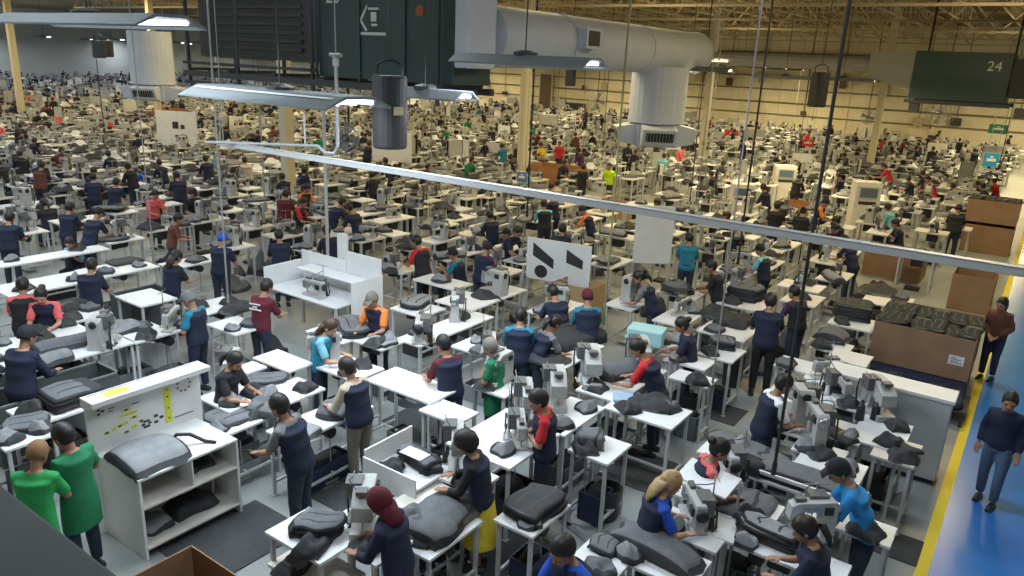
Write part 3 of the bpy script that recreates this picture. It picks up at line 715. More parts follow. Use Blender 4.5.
# --- black hanging loudspeakers
def speaker(px, py, z, w, h, label, top):
    p = at(px, py, z); t = thing('loudspeaker', label, 'loudspeaker', (p.x, p.y, z), .6)
    m = MB(); m.rings([(0, 0, 0, w*.46, w*.46), (0, 0, .03, w*.5, w*.5), (0, 0, h-.03, w*.5, w*.5), (0, 0, h, w*.46, w*.46)], 24); link('cabinet', m.mesh('speaker_cabinet', DARK, 0, False), t)
    m = MB()
    for s in (-1, 1): m.tube([(s*w*.35, 0, h), (s*w*.35, 0, h+w*.3), (s*w*.12, 0, h+w*.42), (0, 0, h+w*.42)], .022, 6)
    m.tube([(0, 0, h+w*.42), (0, 0, top-z-.03)], .012, 6); link('bracket', m.mesh('speaker_bracket', GREYM), t); return t
sp = speaker(390, 148, 4.3, .44, .90, 'large black hanging loudspeaker drum below the dark green air unit', CZ)
m = MB(); m.cbox((.0, 0, 0), (.012, .13, .10)); link('tan_sticker', m.mesh('tan_sticker', mat('tan_sticker', (.32, .27, .16), .6)), sp, (.225*math.cos(-.9), .225*math.sin(-.9), .48), -.9)
speaker(816, 107, 4.45, .55, 1.05, 'small black hanging loudspeaker in front of the back wall, upper right', CZ)
speaker(100, 58, 5.0, .36, .5, 'left of two small black loudspeakers hanging in the upper left', CZ)
speaker(108, 57, 5.0, .36, .5, 'right of two small black loudspeakers hanging in the upper left', CZ)
speaker(570, 86, 4.7, .36, .7, 'tiny black loudspeaker hanging left of the white drop duct', CZ)
# --- the long white rail across the picture
t = thing('cable_rail', 'long white rail hanging across the whole picture from left to lower right', 'rail', (0, 7.15, 4.0))
m = MB(); m.box(-10.7, 2.6, -.036, .036, -.034, .034); m.box(-10.7, 2.6, -.045, .045, .034, .044); link('rail', m.mesh('rail', mat('white_rail_paint', (.40, .415, .43), .35), .006), t)
m = MB()
for x in (2.4, -10.6): m.tube([(x, 0, .05), (x, 0, CZ-4)], .006, 6)
link('hanger', m.mesh('rail_hanger', GALV), t)
t = thing('compressed_air_pipe', 'thin white pipe with a bent hose loop and valve hanging below the air unit', 'pipe', (0, 0, 0))
a, b, c = at(205, 142, 4.05), at(318, 146, 4.05), at(323, 100, 4.6)
m = MB(); e = at(338, 152, 4.0); m.tube([a, b], .022, 8); f_ = b+Vector((0, 0, 0)); L_ = [b, b+Vector((.10, .05, -.10)), b+Vector((.22, .12, -.10)), b+Vector((.27, .16, .02)), b+Vector((.27, .16, 1.2))]
m.tube(L_, .028, 8); link('pipe', m.mesh('air_pipe', mat('white_pipe', (.30, .32, .33), .4)), t)
m = MB(); q = L_[-1]; m.tube([q, q+Vector((0, 0, .14))], .05, 8); m.tube([q+Vector((-.12, 0, .16)), q+Vector((.12, 0, .16))], .03, 8); m.tube([q+Vector((0, 0, .14)), (q.x, q.y, CZ-.02)], .01, 6); link('valve', m.mesh('air_valve', GALV), t)
m = MB(); m.tube([(b.x-.3, b.y, b.z), (b.x-.3, b.y, b.z+.45)], .015, 6); link('drop_pipe', m.mesh('drop_pipe', FRAME), t)
# posts and cables coming down
def cable(px, py, z, r, label, m_=DARK, top=CZ-.02, name='hanging_cable', cat='cable'):
    p = at(px, py, z); b = MB(); b.tube([(0, 0, 0), (0, 0, top-z)], r, 8); b.tube([(0, 0, -.05), (0, 0, .10)], r*1.5, 8)
    o = link(name, b.mesh(name, m_), None, (p.x, p.y, z)); return tag(o, label, cat)
cable(774, 470, 1.35, .018, 'thick black cable running from the ceiling to a machine at lower right')
cable(738, 262, 1.3, .022, 'black cable hanging left of the thick one, crossing the white rail')
cable(690, 200, 1.3, .02, 'thin black cable hanging just right of the white drop duct')
cable(527, 215, 1.3, .026, 'dark cable hanging down beside the tan column in the centre')
cable(431, 190, 1.6, .014, 'thin grey cable right of the black loudspeaker drum', GALV)
cable(228, 300, 1.2, .016, 'thin pale cable hanging in the left part of the hall', GALV)
cable(604, 322, 1.2, .018, 'olive cable ending left of the white upright panel', mat('olive_cable', (.20, .19, .08), .6))
cable(328, 262, 1.0, .035, 'pale grey post standing behind the white partition desk', FRAME, 4.4, 'drop_post', 'post')
cable(713, 380, 1.2, .012, 'thin dark cable hanging right of the red-sleeved man', GALV)
cable(152, 240, 1.2, .012, 'thin pale cable hanging near the left edge', GALV)
# ------------------------------------------------------------------ lamps in view and the rest of the grid
def lamp_px(px, py, z, label, cool, rz=0., **k):
    p = at(px, py, z); return lamp(p.x, p.y, z, label, cool, rz, **k)
lamp(-8.75, 4.35, 5.60, 'big near lamp hood cutting across the top left corner', True, 0, 3.2, .75, 190)
lamp(-17.6, 5.9, 5.60, 'second lamp hood from the left edge, behind the big near one', True, 0, 2.6, .7, 170)
p = at(285, 103, 4.90)
lamp(-8.3, 12.35, 5.34, 'long grey lamp hood under the white duct at the top centre', True, 0, 2.3, .62, 170) if False else lamp_px(525, 65.5, 5.39, 'long grey lamp hood in front of the white duct', True, 0, L=2.1, W=.6, power=150)
t = lamp(p.x-.2, p.y+.1, 4.90, 'lamp hood with a bright white back, hung below the air unit platform', True, 0, 2.5, .9, 150)
m = MB(); m.box(-1.15, 1.15, -.30, .30, .10, .112)
link('white_reflector_back', m.mesh('white_reflector_back', WHITE), t)
q_ = at(425, 98, 4.9); t2 = lamp(q_.x, q_.y, 4.9, 'grey lamp hood ending right below the green air unit', True, 0, 1.5, .5, 90)
lamp_px(690, 71, 5.37, 'lamp hood right of the white drop duct', False, power=200)
lamp_px(785, 79, 5.20, 'bright warm lamp left of the small black loudspeaker', False, power=300)
lamp_px(842, 81, 5.22, 'bright warm lamp right of the small black loudspeaker', False, power=300)
n = 0
for iy, y in enumerate((3, 10.5, 18, 26, 35, 44, 53, 62)):
    for ix in range(9):
        x = -1.6-ix*(8.5+iy*1.1)+rnd.uniform(-.4, .4)
        if x < WX0+3: continue
        q = px_of((x, y, 5.6))
        warm = (y > 17 and x > -62)
        if q[2] > 0 and 300 < q[0] < 1000 and y < 40 and 0 < q[1] < 60 and False: continue
        z = 8.3 if y < 34 else 5.62  # nearer rows hung high, out of view, added to light the duct and hall
        lamp(x, y, z, ('warm strip lamp in the rows hanging over the far hall' if warm else 'cool strip lamp in the rows hanging over the near hall'), not warm,
             0, 2.6, .62, (780 if y > 50 else 430) if warm else 245, 'strip lamps over the far hall' if warm else 'strip lamps over the near hall'); n += 1
# soft bluish world term, mostly shut out by the closed hall
w = bpy.data.worlds.new('world'); scene.world = w; w.use_nodes = True
w.node_tree.nodes['Background'].inputs[0].default_value = (.75, .82, 1, 1); w.node_tree.nodes['Background'].inputs[1].default_value = .25
scene.view_settings.view_transform = 'Standard'; scene.view_settings.look = 'None'; scene.view_settings.gamma = 1; scene.view_settings.exposure = -0.22
# ------------------------------------------------------------------ the near stations, one by one
R90 = PI/2
def W(rz_deg): return math.radians(rz_deg)
NEART = []
def T(px, py, sx, sy, z, label, **k):
    p = at(px, py, z); NEART.append((p.x, p.y, sx, sy, z, label)); KEEP.append((p.x, p.y, max(sx, sy)*.5)); return table((p.x, p.y, 0), sx, sy, z, k.pop('rz', 0.), label, **k)
def Mc(px, py, z, rz, label, kind='flat', s=1.):
    p = at(px, py, z); return machine((p.x, p.y, z+.001), W(rz), label, kind, s=s)
def Cv(px, py, z, w, l, label, kind='flat', rz=0, seed=0, ground=None, n=1):
    p = at(px, py, z)
    if n > 1: stack((p.x, p.y, z+.003), w, l, n, label, W(rz), seed); return
    return cover((p.x, p.y, z+.003), w, l, label, kind, W(rz), seed, ground)
def Pr(px, py, h, rz, label, **k):
    p = at(px, py, h if k.get('pose') != 'sit' else h-.36)
    KEEP.append((p.x, p.y, .5))
    if k.get('pose') == 'sit': stool((p.x, p.y, 0), 'round dark stool under the '+label.split(' in ')[0].split(' with ')[0]+' seated '+SEATS.pop(0))
    return person((p.x, p.y, 0), W(rz), label, h=h, **k)
SEATS = ['behind the left sewing tables', 'beside the white partition desk', 'at the front in the middle', 'front middle', 'with red sleeves at the white sheet', 'in the lower right corner', 'right of the display board', 'in the middle left', 'at the right', 'near the aisle', 'there', 'elsewhere']
# --- display bench with header board
p = at(142, 568); bx, by = -7.20, 3.56; KEEP.append((-7.7, 4.2, 1.1))
t = thing('display_bench', 'white bench with two open shelves and an upright instruction board, lower left', 'bench', (bx, by, 0))
L_, D_, HB = 1.22, .86, 1.0
for nm, b in (('bench_top', (-D_, 0, 0, L_, HB-.03, HB)), ('side_panel', (-D_, 0, .0, .03, 0, HB-.03)), ('side_panel', (-D_, 0, L_-.03, L_, 0, HB-.03)), ('back_panel', (-D_, -D_+.02, .03, L_-.03, 0, HB-.03)),
              ('shelf', (-D_+.02, 0, .03, L_-.03, .62, .645)), ('shelf', (-D_+.02, 0, .03, L_-.03, .12, .145)), ('divider', (-D_+.3, -.01, .62, .64, .645, HB-.03))):
    m = MB(); m.box(*b); link(nm, m.mesh(nm, WHITE if nm == 'bench_top' else BEIGE if nm == 'shelf' else WHITE, .004), t)
m = MB(); m.box(-D_-.03, -D_, -.06, L_+.10, .0, 1.72); bd = link('instruction_board', m.mesh('instruction_board', WHITE, .004), t)
m = MB(); m.prism([(-D_-.05, 1.60), (-D_+.02, 1.60), (-D_+.22, 1.66), (-D_+.22, 1.72), (-D_-.05, 1.72)], -.08, L_+.12, 'y'); hdx = link('board_header', m.mesh('board_header', mat('white_header', (.62, .63, .64), .5), .004), t)
YG = mat('yellow_green_sticker', (.62, .68, .05), .6); INK = mat('dark_print', (.03, .03, .03), .6)
m = MB(); m.box(-D_+.02, -D_+.16, .12, .38, 1.7205, 1.724); link('header_sticker', m.mesh('header_sticker', YG), hdx)
bxf = -D_+.002
m = MB()
for (y, z, w, h) in ((.14, 1.22, .06, .035), (.22, 1.235, .05, .03), (.29, 1.25, .05, .03), (.35, 1.26, .07, .035), (.46, 1.30, .08, .03), (.40, 1.36, .20, .03), (.38, 1.42, .10, .03), (.36, 1.15, .06, .03), (.45, 1.19, .06, .035), (.54, 1.22, .05, .035), (.88, 1.30, .09, .46)):
    m.box(bxf, bxf+.003, y-w/2+.0, y+w/2, z-h/2, z+h/2)
link('yellow_cards', m.mesh('yellow_cards', YG), bd, (0, 0, 0))
m = MB()
def ring(cy, cz, r, n, s):
    for i in range(n):
        a = 2*PI*i/n; m.box(bxf+.0035, bxf+.006, cy+r*math.cos(a)-s, cy+r*math.cos(a)+s, cz+r*math.sin(a)-s*.7, cz+r*math.sin(a)+s*.7)
ring(.09, 1.50, .03, 3, .016); ring(.60, 1.16, .04, 6, .018); ring(.74, 1.18, .045, 3, .024); ring(1.10, 1.50, .085, 9, .014)
for y, z in ((.14, 1.225), (.29, 1.25), (.46, 1.30), (.38, 1.42), (.36, 1.15), (.54, 1.22)): m.box(bxf+.0035, bxf+.006, y-.018, y+.018, z-.01, z+.01)
for y0_, y1_, z in ((.18, .25, 1.50), (.18, .23, 1.465), (.95, 1.2, 1.10), (.45, .53, 1.46)): m.box(bxf+.0035, bxf+.006, y0_, y1_, z, z+.01)
for z in (1.12, 1.25, 1.4, 1.49): m.box(bxf+.0035, bxf+.006, .87, .89, z, z+.02)
link('printed_marks', m.mesh('printed_marks', INK), bd)
cover((bx-.40, by+.32, HB+.003), .80, .66, 'grey upholstered back cover with black straps lying on the white display bench', 'roll', 0, 1, (-.60, .38, -.30, .50))
m = MB(); m.tube([(0, 0, 0), (.05, .10, .12), (.12, .22, .10), (.22, .34, .0), (.32, .42, -.02)], .022, 8); o = link('black_strap', m.mesh('black_strap', DARK, 0, True), None, (bx-.42, by+.58, HB+.03)); tag(o, 'black curved strap lying at the right end of the grey cover on the display bench', 'strap')
cover((bx-.42, by+.78, .146), .5, .6, 'crumpled charcoal cover on the lower shelf of the display bench', 'heap', 0, 2)
cover((bx-.40, by+.30, .146), .5, .4, 'light crumpled cover at the near end of the lower bench shelf', 'heap', 0, 5)
cover((bx-.42, by+.90, .646), .40, .40, 'small dark cover on the upper shelf of the display bench', 'heap', 0, 6)
# --- bottom left housing and box
t = thing('metal_housing', 'dark green sheet metal housing filling the bottom left corner', 'metal housing', (-4.6, .3, 2.2))
m = MB(); m.box(-2.4, 2.4, -1.6, 1.16, 0, .80); link('casing', m.mesh('housing_casing', mat('dark_green_grey_metal', (.016, .024, .025), .75, var=.2, scale=1.5), .02), t)
m = MB()
for s in (-1, 1):
    for y in (-1.4, .9): m.box(s*2.2-.04, s*2.2+.04, y-.04, y+.04, -2.2, 0)
link('support_frame', m.mesh('support_frame', GREYM), t)
box_open((-4.905, 2.64, 0), 1.25, 1.0, 1.2, 'open empty brown cardboard carton at the bottom edge, left', 0, 0, CARD)
# --- cardboard box stacks at the right
def big_box(x, y, sx, sy, z0, h, label, filltxt, n=7, lab=False, seed=3, tint=None):
    KEEP.append((x, y, max(sx, sy)*.62)); t = box_open((x, y, 0), sx, sy, h, label, 0, z0, CARD, lab=lab)
    r = random.Random(seed); k = 0
    for a in range(n):
        for b in range(2):
            cover((x-sx/2+sx*(a+.5)/n+r.uniform(-.03, .03), y+(b-.5)*sy*.44, z0+h-.05+r.uniform(-.02, .03)), sx/n*1.25, sy*.46, filltxt, 'flat', r.uniform(-.15, .15), 2+4*(k % 3), None, filltxt.split(' lying')[0]+' in '+label.split(' ')[1]+' carton', [mat('blue_black_cloth', (.010, .016, .024), .9), DARK]); k += 1
    return t
big_box(-1.22, 15.45, 1.62, 1.75, .42, .76, 'long brown cardboard carton with a white label, heaped with dark covers, at right', 'dark folded cover lying on the long labelled carton at right', 6, True)
m = MB(); m.box(-.88, .80, -1.05, .9, .12, .40); 
t = thing('pallet_cart', 'low dark pallet cart under the long brown carton at right', 'cart', (-1.22, 15.3, 0))
link('deck', m.mesh('cart_deck', NAVYF, .02), t)
for i, (x, y) in enumerate(((-.7, -.8), (.65, -.8), (-.7, .7), (.65, .7))): m = MB(); m.tube([(x-.03, y, .06), (x+.03, y, .06)], .06, 12); link('wheel', m.mesh('cart_wheel', DARK), t)
for i in range(5):
    cover((-1.75+i*.30, 13.9, .30+.02*(i % 2)), .36, .8, 'navy wrapped bundle on the rack in front of the long brown carton', 'heap', 0, 2+i*4, None, 'navy bundles before the long brown carton', [NAVYF, CLOTH['navy']])
t = thing('bundle_rack', 'low dark rack for navy bundles between the white cabinet and the brown carton', 'rack', (-1.15, 13.9, 0)); KEEP.append((-1.2, 13.9, .8))
m = MB(); m.box(-.85, .85, -.42, .42, .24, .28); link('rack_deck', m.mesh('rack_deck', DARK), t)
for x in (-.8, .8):
    for y in (-.38, .38): m = MB(); m.box(x-.025, x+.025, y-.025, y+.025, 0, .24); link('leg', m.mesh('rack_leg', DARK), t)
for (px, py, sx, sy, z0, h, lb) in ((982, 222, 1.5, 1.5, .85, 1.0, 'upper brown carton with dark covers at the far right, beside the yellow line'), (930, 262, 1.2, 1.0, 0, .7, 'tiny brown carton partly behind the rail at right')): pass
big_box(-1.22, 29.6, 1.45, 1.5, 1.02, .72, 'upper brown carton of two stacked by the yellow line at far right', 'dark folded cover lying in the upper far carton at right', 4, False, 8)
t = box_open((-1.22, 29.6, 0), 1.42, 1.5, .92, 'lower brown carton of two stacked by the yellow line at far right')
box_open((-3.05, 23.6, 0), 1.5, 1.2, .75, 'brown carton half hidden by the white rail, right of the centre', 0, 0); KEEP.append((-3.05, 23.6, 1))
box_open((-.95, 21.6, 0), .9, 1.3, .9, 'tall brown carton at right just below the white rail beside the yellow line', 0, 0); KEEP.append((-.9, 21.6, .9))
p = at(556, 192); box_open((p.x, p.y, 0), 2.3, 1.2, 1.15, 'orange brown carton left of the yellow-vested worker', 0, 0, mat('orange_cardboard', (.36, .16, .06), .8)); KEEP.append((p.x, p.y, 1.6))
p = at(618, 216); box_open((p.x, p.y, 0), 1.8, 1.0, .5, 'low tan carton in front of the yellow-vested worker', 0, 0, mat('tan_cardboard', (.40, .27, .13), .8)); KEEP.append((p.x, p.y, 1.2))
p = at(172, 128); box_open((p.x, p.y, 0), 2.6, 1.2, 1.3, 'reddish brown carton in the upper left behind the workers', 0, 0, mat('orange_cardboard', (.36, .16, .06), .8)); KEEP.append((p.x, p.y, 1.6))
p = at(790, 222); box_open((p.x, p.y, 0), 1.0, .9, .8, 'orange brown carton beside the white screen kiosk at right', 0, 0, mat('orange_cardboard', (.36, .16, .06), .8)); KEEP.append((p.x, p.y, 1.))
p = at(580, 282, .9); box_open((p.x, p.y, 0), .9, .7, .9, 'tan carton with an amber side behind the black and white panel', 0, 0, mat('tan_cardboard', (.40, .27, .13), .8)); KEEP.append((p.x, p.y, .8))
# --- tall white cabinet at right
t = thing('storage_cabinet', 'tall flat grey-white cabinet beside the yellow line in front of the brown carton', 'cabinet', (-.42, 11.12, 0)); KEEP.append((-1.1, 11.3, 1.1))
m = MB(); m.box(-1.62, 0, 0, .42, .08, 1.26); link('body', m.mesh('cabinet_body', mat('grey_white_enamel', (.50, .53, .53), .4), .012), t)
m = MB(); m.box(-1.65, .03, -.03, .45, 1.26, 1.31); link('top', m.mesh('cabinet_top', WHITE, .006), t)
m = MB(); m.box(-1.58, -.04, .05, .40, 0, .08); link('plinth', m.mesh('cabinet_plinth', DARK), t)
T(882, 432, .62, .95, 1.0, 'white machine table standing against the tall grey-white cabinet')
Mc(876, 414, 1.0, 128, 'cream sewing machine against the tall grey-white cabinet', 'block', .9)
T(897, 450, .5, .7, .98, 'grey-topped table with a dark strip before the tall cabinet', motor=False, top=BEIGE)
Cv(900, 446, .99, .16, .6, 'narrow dark strip lying on the table before the tall cabinet', 'flat', 60, 2)
for k in range(2):
    a = at(859+15*k, 420, .99); m = MB(); m.tube([(0, 0, 0), (0, 0, .20), (0, 0, .25)], [.06, .05, .02], 12); tag(link('thread_spool', m.mesh('thread_spool', DARK), None, (a.x, a.y, 1.001)), ('left', 'right')[k]+' of two black thread spools beside the tall cabinet', 'spool')
# --- white partition desk in the middle left
p = at(318, 292, .95); t = thing('partition_desk', 'white desk with tall white partition panels on three sides, middle left', 'desk', (p.x, p.y, 0)); KEEP.append((p.x, p.y, 1.5)); KEEP.append((p.x+.3, p.y+.6, 1.2))
m = MB(); m.box(-1.0, 1.0, -.45, .45, .92, .95); link('table_top', m.mesh('desk_top', WHITE, .005), t)
for s in (-1, 1):
    for q in (-1, 1): m = MB(); m.box(s*.95-.025, s*.95+.025, q*.4-.025, q*.4+.025, 0, .92); link('leg', m.mesh('desk_leg', FRAME), t)
for nm, b in (('back_partition', (-1.02, .3, .46, .49, .75, 1.55)), ('back_partition', (.32, 1.25, .46, .49, .75, 1.75)), ('side_partition', (-1.05, -1.02, -.46, .49, .75, 1.35)), ('side_partition', (1.25, 1.28, -.30, .49, .6, 1.45)), ('raised_shelf', (-.7, 1.0, .05, .45, 1.28, 1.31))):
    m = MB(); m.box(*b); link(nm, m.mesh(nm, WHITE, .004), t)
m = MB(); m.box(-.15, .10, .55, .62, .0, 2.0); m.box(-.18, .13, .54, .63, 0, .04); tag(link('upright_post', m.mesh('white_post', WHITE, .005), None, (p.x, p.y+.1, 0)), 'narrow tall white panel post behind the partition desk', 'post')
machine((p.x+.15, p.y-.22, .952), 0, 'white sewing machine on the white partition desk', 'flat')
# --- upright boards
def upright(px, py, z0, w, h, label, m_=WHITE, rz=0., name='display_board', cat='panel', marks=None):
    q = at(px, py); t = thing(name, label, cat, (q.x, q.y, 0), rz); KEEP.append((q.x, q.y, .7))
    b = MB(); b.box(-w/2, w/2, -.02, .02, z0, z0+h); pn = link('panel', b.mesh(name, m_, .004), t)
    for s in (-1, 1): b = MB(); b.box(s*(w/2-.03)-.02, s*(w/2-.03)+.02, -.04, .04 if z0 > 0 else .04, 0, z0+.03); link('leg', b.mesh('panel_leg', FRAME), t)
    if marks:
        for mm, prt in marks:
            b = MB()
            for (x0, x1, zz0, zz1) in prt: b.box(x0*w, x1*w, -.026, -.021, z0+zz0*h, z0+zz1*h)
            link('panel_print', b.mesh('panel_print', mm), pn)
    return t
upright(648, 292, .75, .95, 1.45, 'blank white upright panel below the white rail in the centre', WHITE, .65)
pn = upright(555, 312, .70, 1.55, .95, 'white upright panel with black diagonal shapes in the centre', WHITE, .15)
b = MB(); w_ = 1.55
b.add([(-.62, -.023, 1.55), (-.1, -.023, 1.22), (-.1, -.023, 1.0), (-.62, -.023, 1.25)], [(0, 1, 2, 3)]); b.add([(-.40+.16*math.cos(i*PI/8), -.023, .90+.15*math.sin(i*PI/8)) for i in range(16)], [tuple(range(15, -1, -1))])
b.add([(.2, -.023, 1.5), (.6, -.023, 1.3), (.6, -.023, 1.1), (.2, -.023, 1.2)], [(0, 1, 2, 3)]); link('black_shapes', b.mesh('black_shapes', INK), pn)
upright(180, 165, .9, 2.0, 1.6, 'white notice board with small prints in the upper left', WHITE, .5, 'notice_board', 'board', [(INK, ((-.1, .05, .5, .7), (.1, .2, .5, .62), (-.05, .1, .25, .32)))])
upright(392, 182, .9, 1.8, 1.3, 'white board standing below the black loudspeaker drum', WHITE, .5, 'notice_board', 'board')
# --- screen kiosks
def kiosk(px, py, w, h, label, scr=(.10, .14, .18)):
    q = at(px, py); t = thing('screen_kiosk', label, 'kiosk', (q.x, q.y, 0), .5); KEEP.append((q.x, q.y, .9))
    b = MB(); b.box(-w/2, w/2, -.3, .3, 0, h); link('cabinet', b.mesh('kiosk_cabinet', BEIGE, .02), t)
    b = MB(); b.box(-w*.42, w*.42, -.33, -.30, h*.70, h*.93); s_ = link('screen_bezel', b.mesh('screen_bezel', FRAME, .01), t)
    b = MB(); b.box(-w*.34, w*.34, -.335, -.331, h*.73, h*.90); link('screen', b.mesh('kiosk_screen', mat('blue_grey_screen', scr, .2)), s_)
    b = MB(); b.box(-w*.34, w*.34, -.305, -.301, h*.60, h*.66); link('slot', b.mesh('kiosk_slot', DARK), t)
kiosk(858, 236, .85, 1.95, 'tall cream kiosk with a screen, right of the thick black cable')
kiosk(780, 205, .85, 1.7, 'tall cream kiosk left of the thick black cable')
kiosk(738, 222, .8, 1.45, 'short cream kiosk with rounded screen behind the white rail')
# ------------------------------------------------------------------ stations (pixel of the top, size, height)
T(412, 384, 1.22, .62, 1.02, 'big empty white table in the middle, beside the beige-sleeved man')
T(449, 411, .66, .46, .98, 'small white side table with loose screws, below the big empty white one', motor=False)
t = T(312, 535, .80, .50, .95, 'white table carrying folded grey covers at the bottom centre left', motor=False, shelf=True)
Cv(318, 531, .95, .36, .50, 'folded grey cover with rounded ends on the bottom left white table', 'flat', -60, 4, None, 3)
T(316, 568, .85, .5, .62, 'low beige-white table at the bottom edge below the folded grey covers', motor=False, top=BEIGE)
T(283, 360, .84, .46, 1.0, 'empty white table left of the long-haired woman in teal sleeves')
T(250, 367, .34, .35, .98, 'very small white side table left of the empty white table', motor=False)
T(346, 366, 1.0, .62, .95, 'white table with a sewing machine before the woman in teal sleeves')
Mc(323, 361, .95, 52, 'cream sewing machine in front of the woman in teal sleeves', 'post', .9)
T(335, 333, .9, .5, .95, 'white table between the partition desk and the woman in teal sleeves', motor=False)
Cv(352, 330, .95, .5, .9, 'dark grey cover laid in a tray left of the orange-shirted man', 'flat', 60, 4, None, 3)
T(375, 340, .8, .5, .95, 'white table under the hands of the orange-shirted man')
Cv(383, 343, .95, .45, .4, 'grey cover at the hands of the orange-shirted man', 'flat', 0, 1)
T(447, 327, .55, 2.0, .95, 'long white table with two machines right of the orange-shirted man')
Mc(455, 318, .95, -52, 'cream sewing machine with a green tint at the far end of the long white table', 'post')
Mc(420, 338, .95, -52, 'long-armed white sewing machine at the near end of the long white table', 'flat', 1.2)
T(468, 300, .9, .9, 1.0, 'empty white table above the long two-machine table', motor=False)
T(418, 308, .8, .7, .92, 'table with spread grey covers left of the empty white table')
Cv(416, 304, .92, .55, .8, 'grey cover spread behind the orange-shirted man', 'flat', 20, 1, None, 2)
T(480, 347, .8, .55, .95, 'white table right of the maroon-sleeved man with a round corner', motor=False)
Mc(492, 356, .95, 128, 'small sewing machine on the table beside the teal-shirted man', 'flat')
# man in beige: long table
T(322, 418, .52, 1.35, .92, 'long white table with grey pieces between the two men in navy vests')
Cv(335, 412, .92, .42, .52, 'grey cover under the hands of the beige-sleeved man', 'heap', 30, 4)
Cv(300, 435, .92, .40, .52, 'light grey cover under the hands of the man holding his chin', 'heap', 10, 1)
T(287, 392, .6, .85, .95, 'white table with a dark flat cover behind the man holding his chin')
Cv(266, 380, .95, .42, .60, 'dark grey pointed cover on the table left of the man holding his chin', 'flat', -40, 4)
Mc(232, 385, .95, 128, 'cream sewing machine right of the instruction board', 'post', .95)
T(236, 396, .7, .7, .94, 'white table with machine right of the instruction board')
T(232, 420, .6, 1.1, .86, 'white table buried under a big dark grey cover beside the display bench')
Cv(240, 412, .87, .62, .95, 'big dark grey cover draped over the table beside the display bench', 'drape', 0, 4, (-.28, .26, -.4, .4))
Cv(268, 408, .88, .5, .6, 'crumpled grey cover right of the big draped one', 'heap', 20, 0)
# red hair / yellow skirt group
t = T(410, 468, .74, .62, .95, 'white table with raised white side walls beside the beige-trousered man')
q = t.location
m = MB(); m.box(-.40, .40, -.35, -.33, .80, 1.10); link('side_wall', m.mesh('side_wall', WHITE), t); m = MB(); m.box(-.40, -.38, -.33, .45, .80, 1.18); link('side_wall', m.mesh('side_wall', WHITE), t)
Cv(418, 463, .95, .60, .30, 'long grey cover strip inside the walled white table', 'flat', -10, 0, None, 3)
m = MB(); m.box(-.2, .12, -.10, .08, 0, .004); o = link('white_paper', m.mesh('white_paper', WHITE), None, (q.x+.05, q.y+.08, 1.11)); tag(o, 'white paper lying on the grey strips of the walled table', 'paper')
Mc(457, 465, .95, 128, 'cream sewing machine in front of the woman in the yellow skirt', 'post', .95)
T(463, 474, .7, .45, .94, 'white table under the machine of the woman in the yellow skirt')
T(424, 503, .58, .85, .88, 'beige-white table between the headscarf woman and the yellow skirt', top=BEIGE)
T(438, 530, .52, .85, .80, 'white cart table buried under grey backrest covers')
Cv(438, 520, .83, .60, .90, 'big grey backrest cover with black seams next to the headscarf woman', 'roll', 6, 3, (-.26, .26, -.40, .40))
Cv(428, 532, .80, .45, .55, 'lower grey backrest cover with a black pull loop', 'heap', 0, 4)
Mc(365, 527, .93, 128, 'cream sewing machine in front of the headscarf woman', 'block', .85)
T(362, 535, .9, .5, .92, 'white table with machine in front of the headscarf woman')
# big white table, right-centre
T(508, 436, .95, 1.25, 1.0, 'large white table with two machines beside the red-sleeved young man')
Mc(526, 420, 1.0, 128, 'tall sewing machine at the far edge of the large white table', 'post')
Mc(520, 441, 1.0, 128, 'sewing machine by the hands of the red-sleeved young man', 'flat')
T(568, 415, .55, 1.05, 1.0, 'white machine table behind the red-sleeved young man')
Mc(556, 405, 1.0, 128, 'white sewing machine behind the head of the red-sleeved young man', 'block', .9)
T(600, 447, .55, .62, 1.0, 'white table with a hanging grey cover right of the red-sleeved young man', motor=False)
Mc(498, 382, 1.0, 90, 'white machine on a frame left of the young man, behind the green smock', 'block', .8)
T(498, 386, .6, .5, .98, 'small table carrying a white machine by the green smock')
# stand with grey cover
p = at(582, 515); t = thing('cover_stand', 'white pole stand with a round foot hanging a grey cover, left of the bin', 'stand', (p.x, p.y, 0)); KEEP.append((p.x, p.y, .3))
m = MB(); m.rings([(0, 0, 0, .24, .24), (0, 0, .02, .24, .24), (0, 0, .03, .05, .05)], 20); link('base', m.mesh('stand_base', FRAME), t)
m = MB(); m.tube([(0, 0, .02), (0, 0, 1.05)], .018, 8); m.tube([(-.12, 0, 1.05), (.18, .1, 1.10)], .014, 8); link('pole', m.mesh('stand_pole', FRAME), t)
cover((p.x, p.y, 1.12), .62, .75, 'grey cover hanging over the white pole stand left of the bin', 'drape', .5, 4, (-.08, .14, -.10, .10))
for k in range(2):
    a = at(545+18*k, 508+14*k); m = MB(); m.box(-.5, .5, -.03, .03, .0, .03); o = link('floor_rail', m.mesh('floor_rail', GALV), None, (a.x, a.y, .0), -.35); tag(o, ('left', 'right')[k]+' of two short metal bars lying on the floor near the bin', 'bar')
p = at(606, 517); bin_((p.x, p.y, 0), 'dark grey plastic waste bin standing on the floor, right of the pole stand', mat('dark_grey_plastic', (.03, .038, .042), .5)); KEEP.append((p.x, p.y, .3))
p = at(157, 372); bin_((p.x, p.y, 0), 'square-looking white bin with dark content above the display board', WHITE, .24, .62, CHAR); KEEP.append((p.x, p.y, .4))
p = at(134, 385); bin_((p.x, p.y, 0), 'slim white bin left of the other white bin above the board', WHITE, .15, .62); KEEP.append((p.x, p.y, .3))
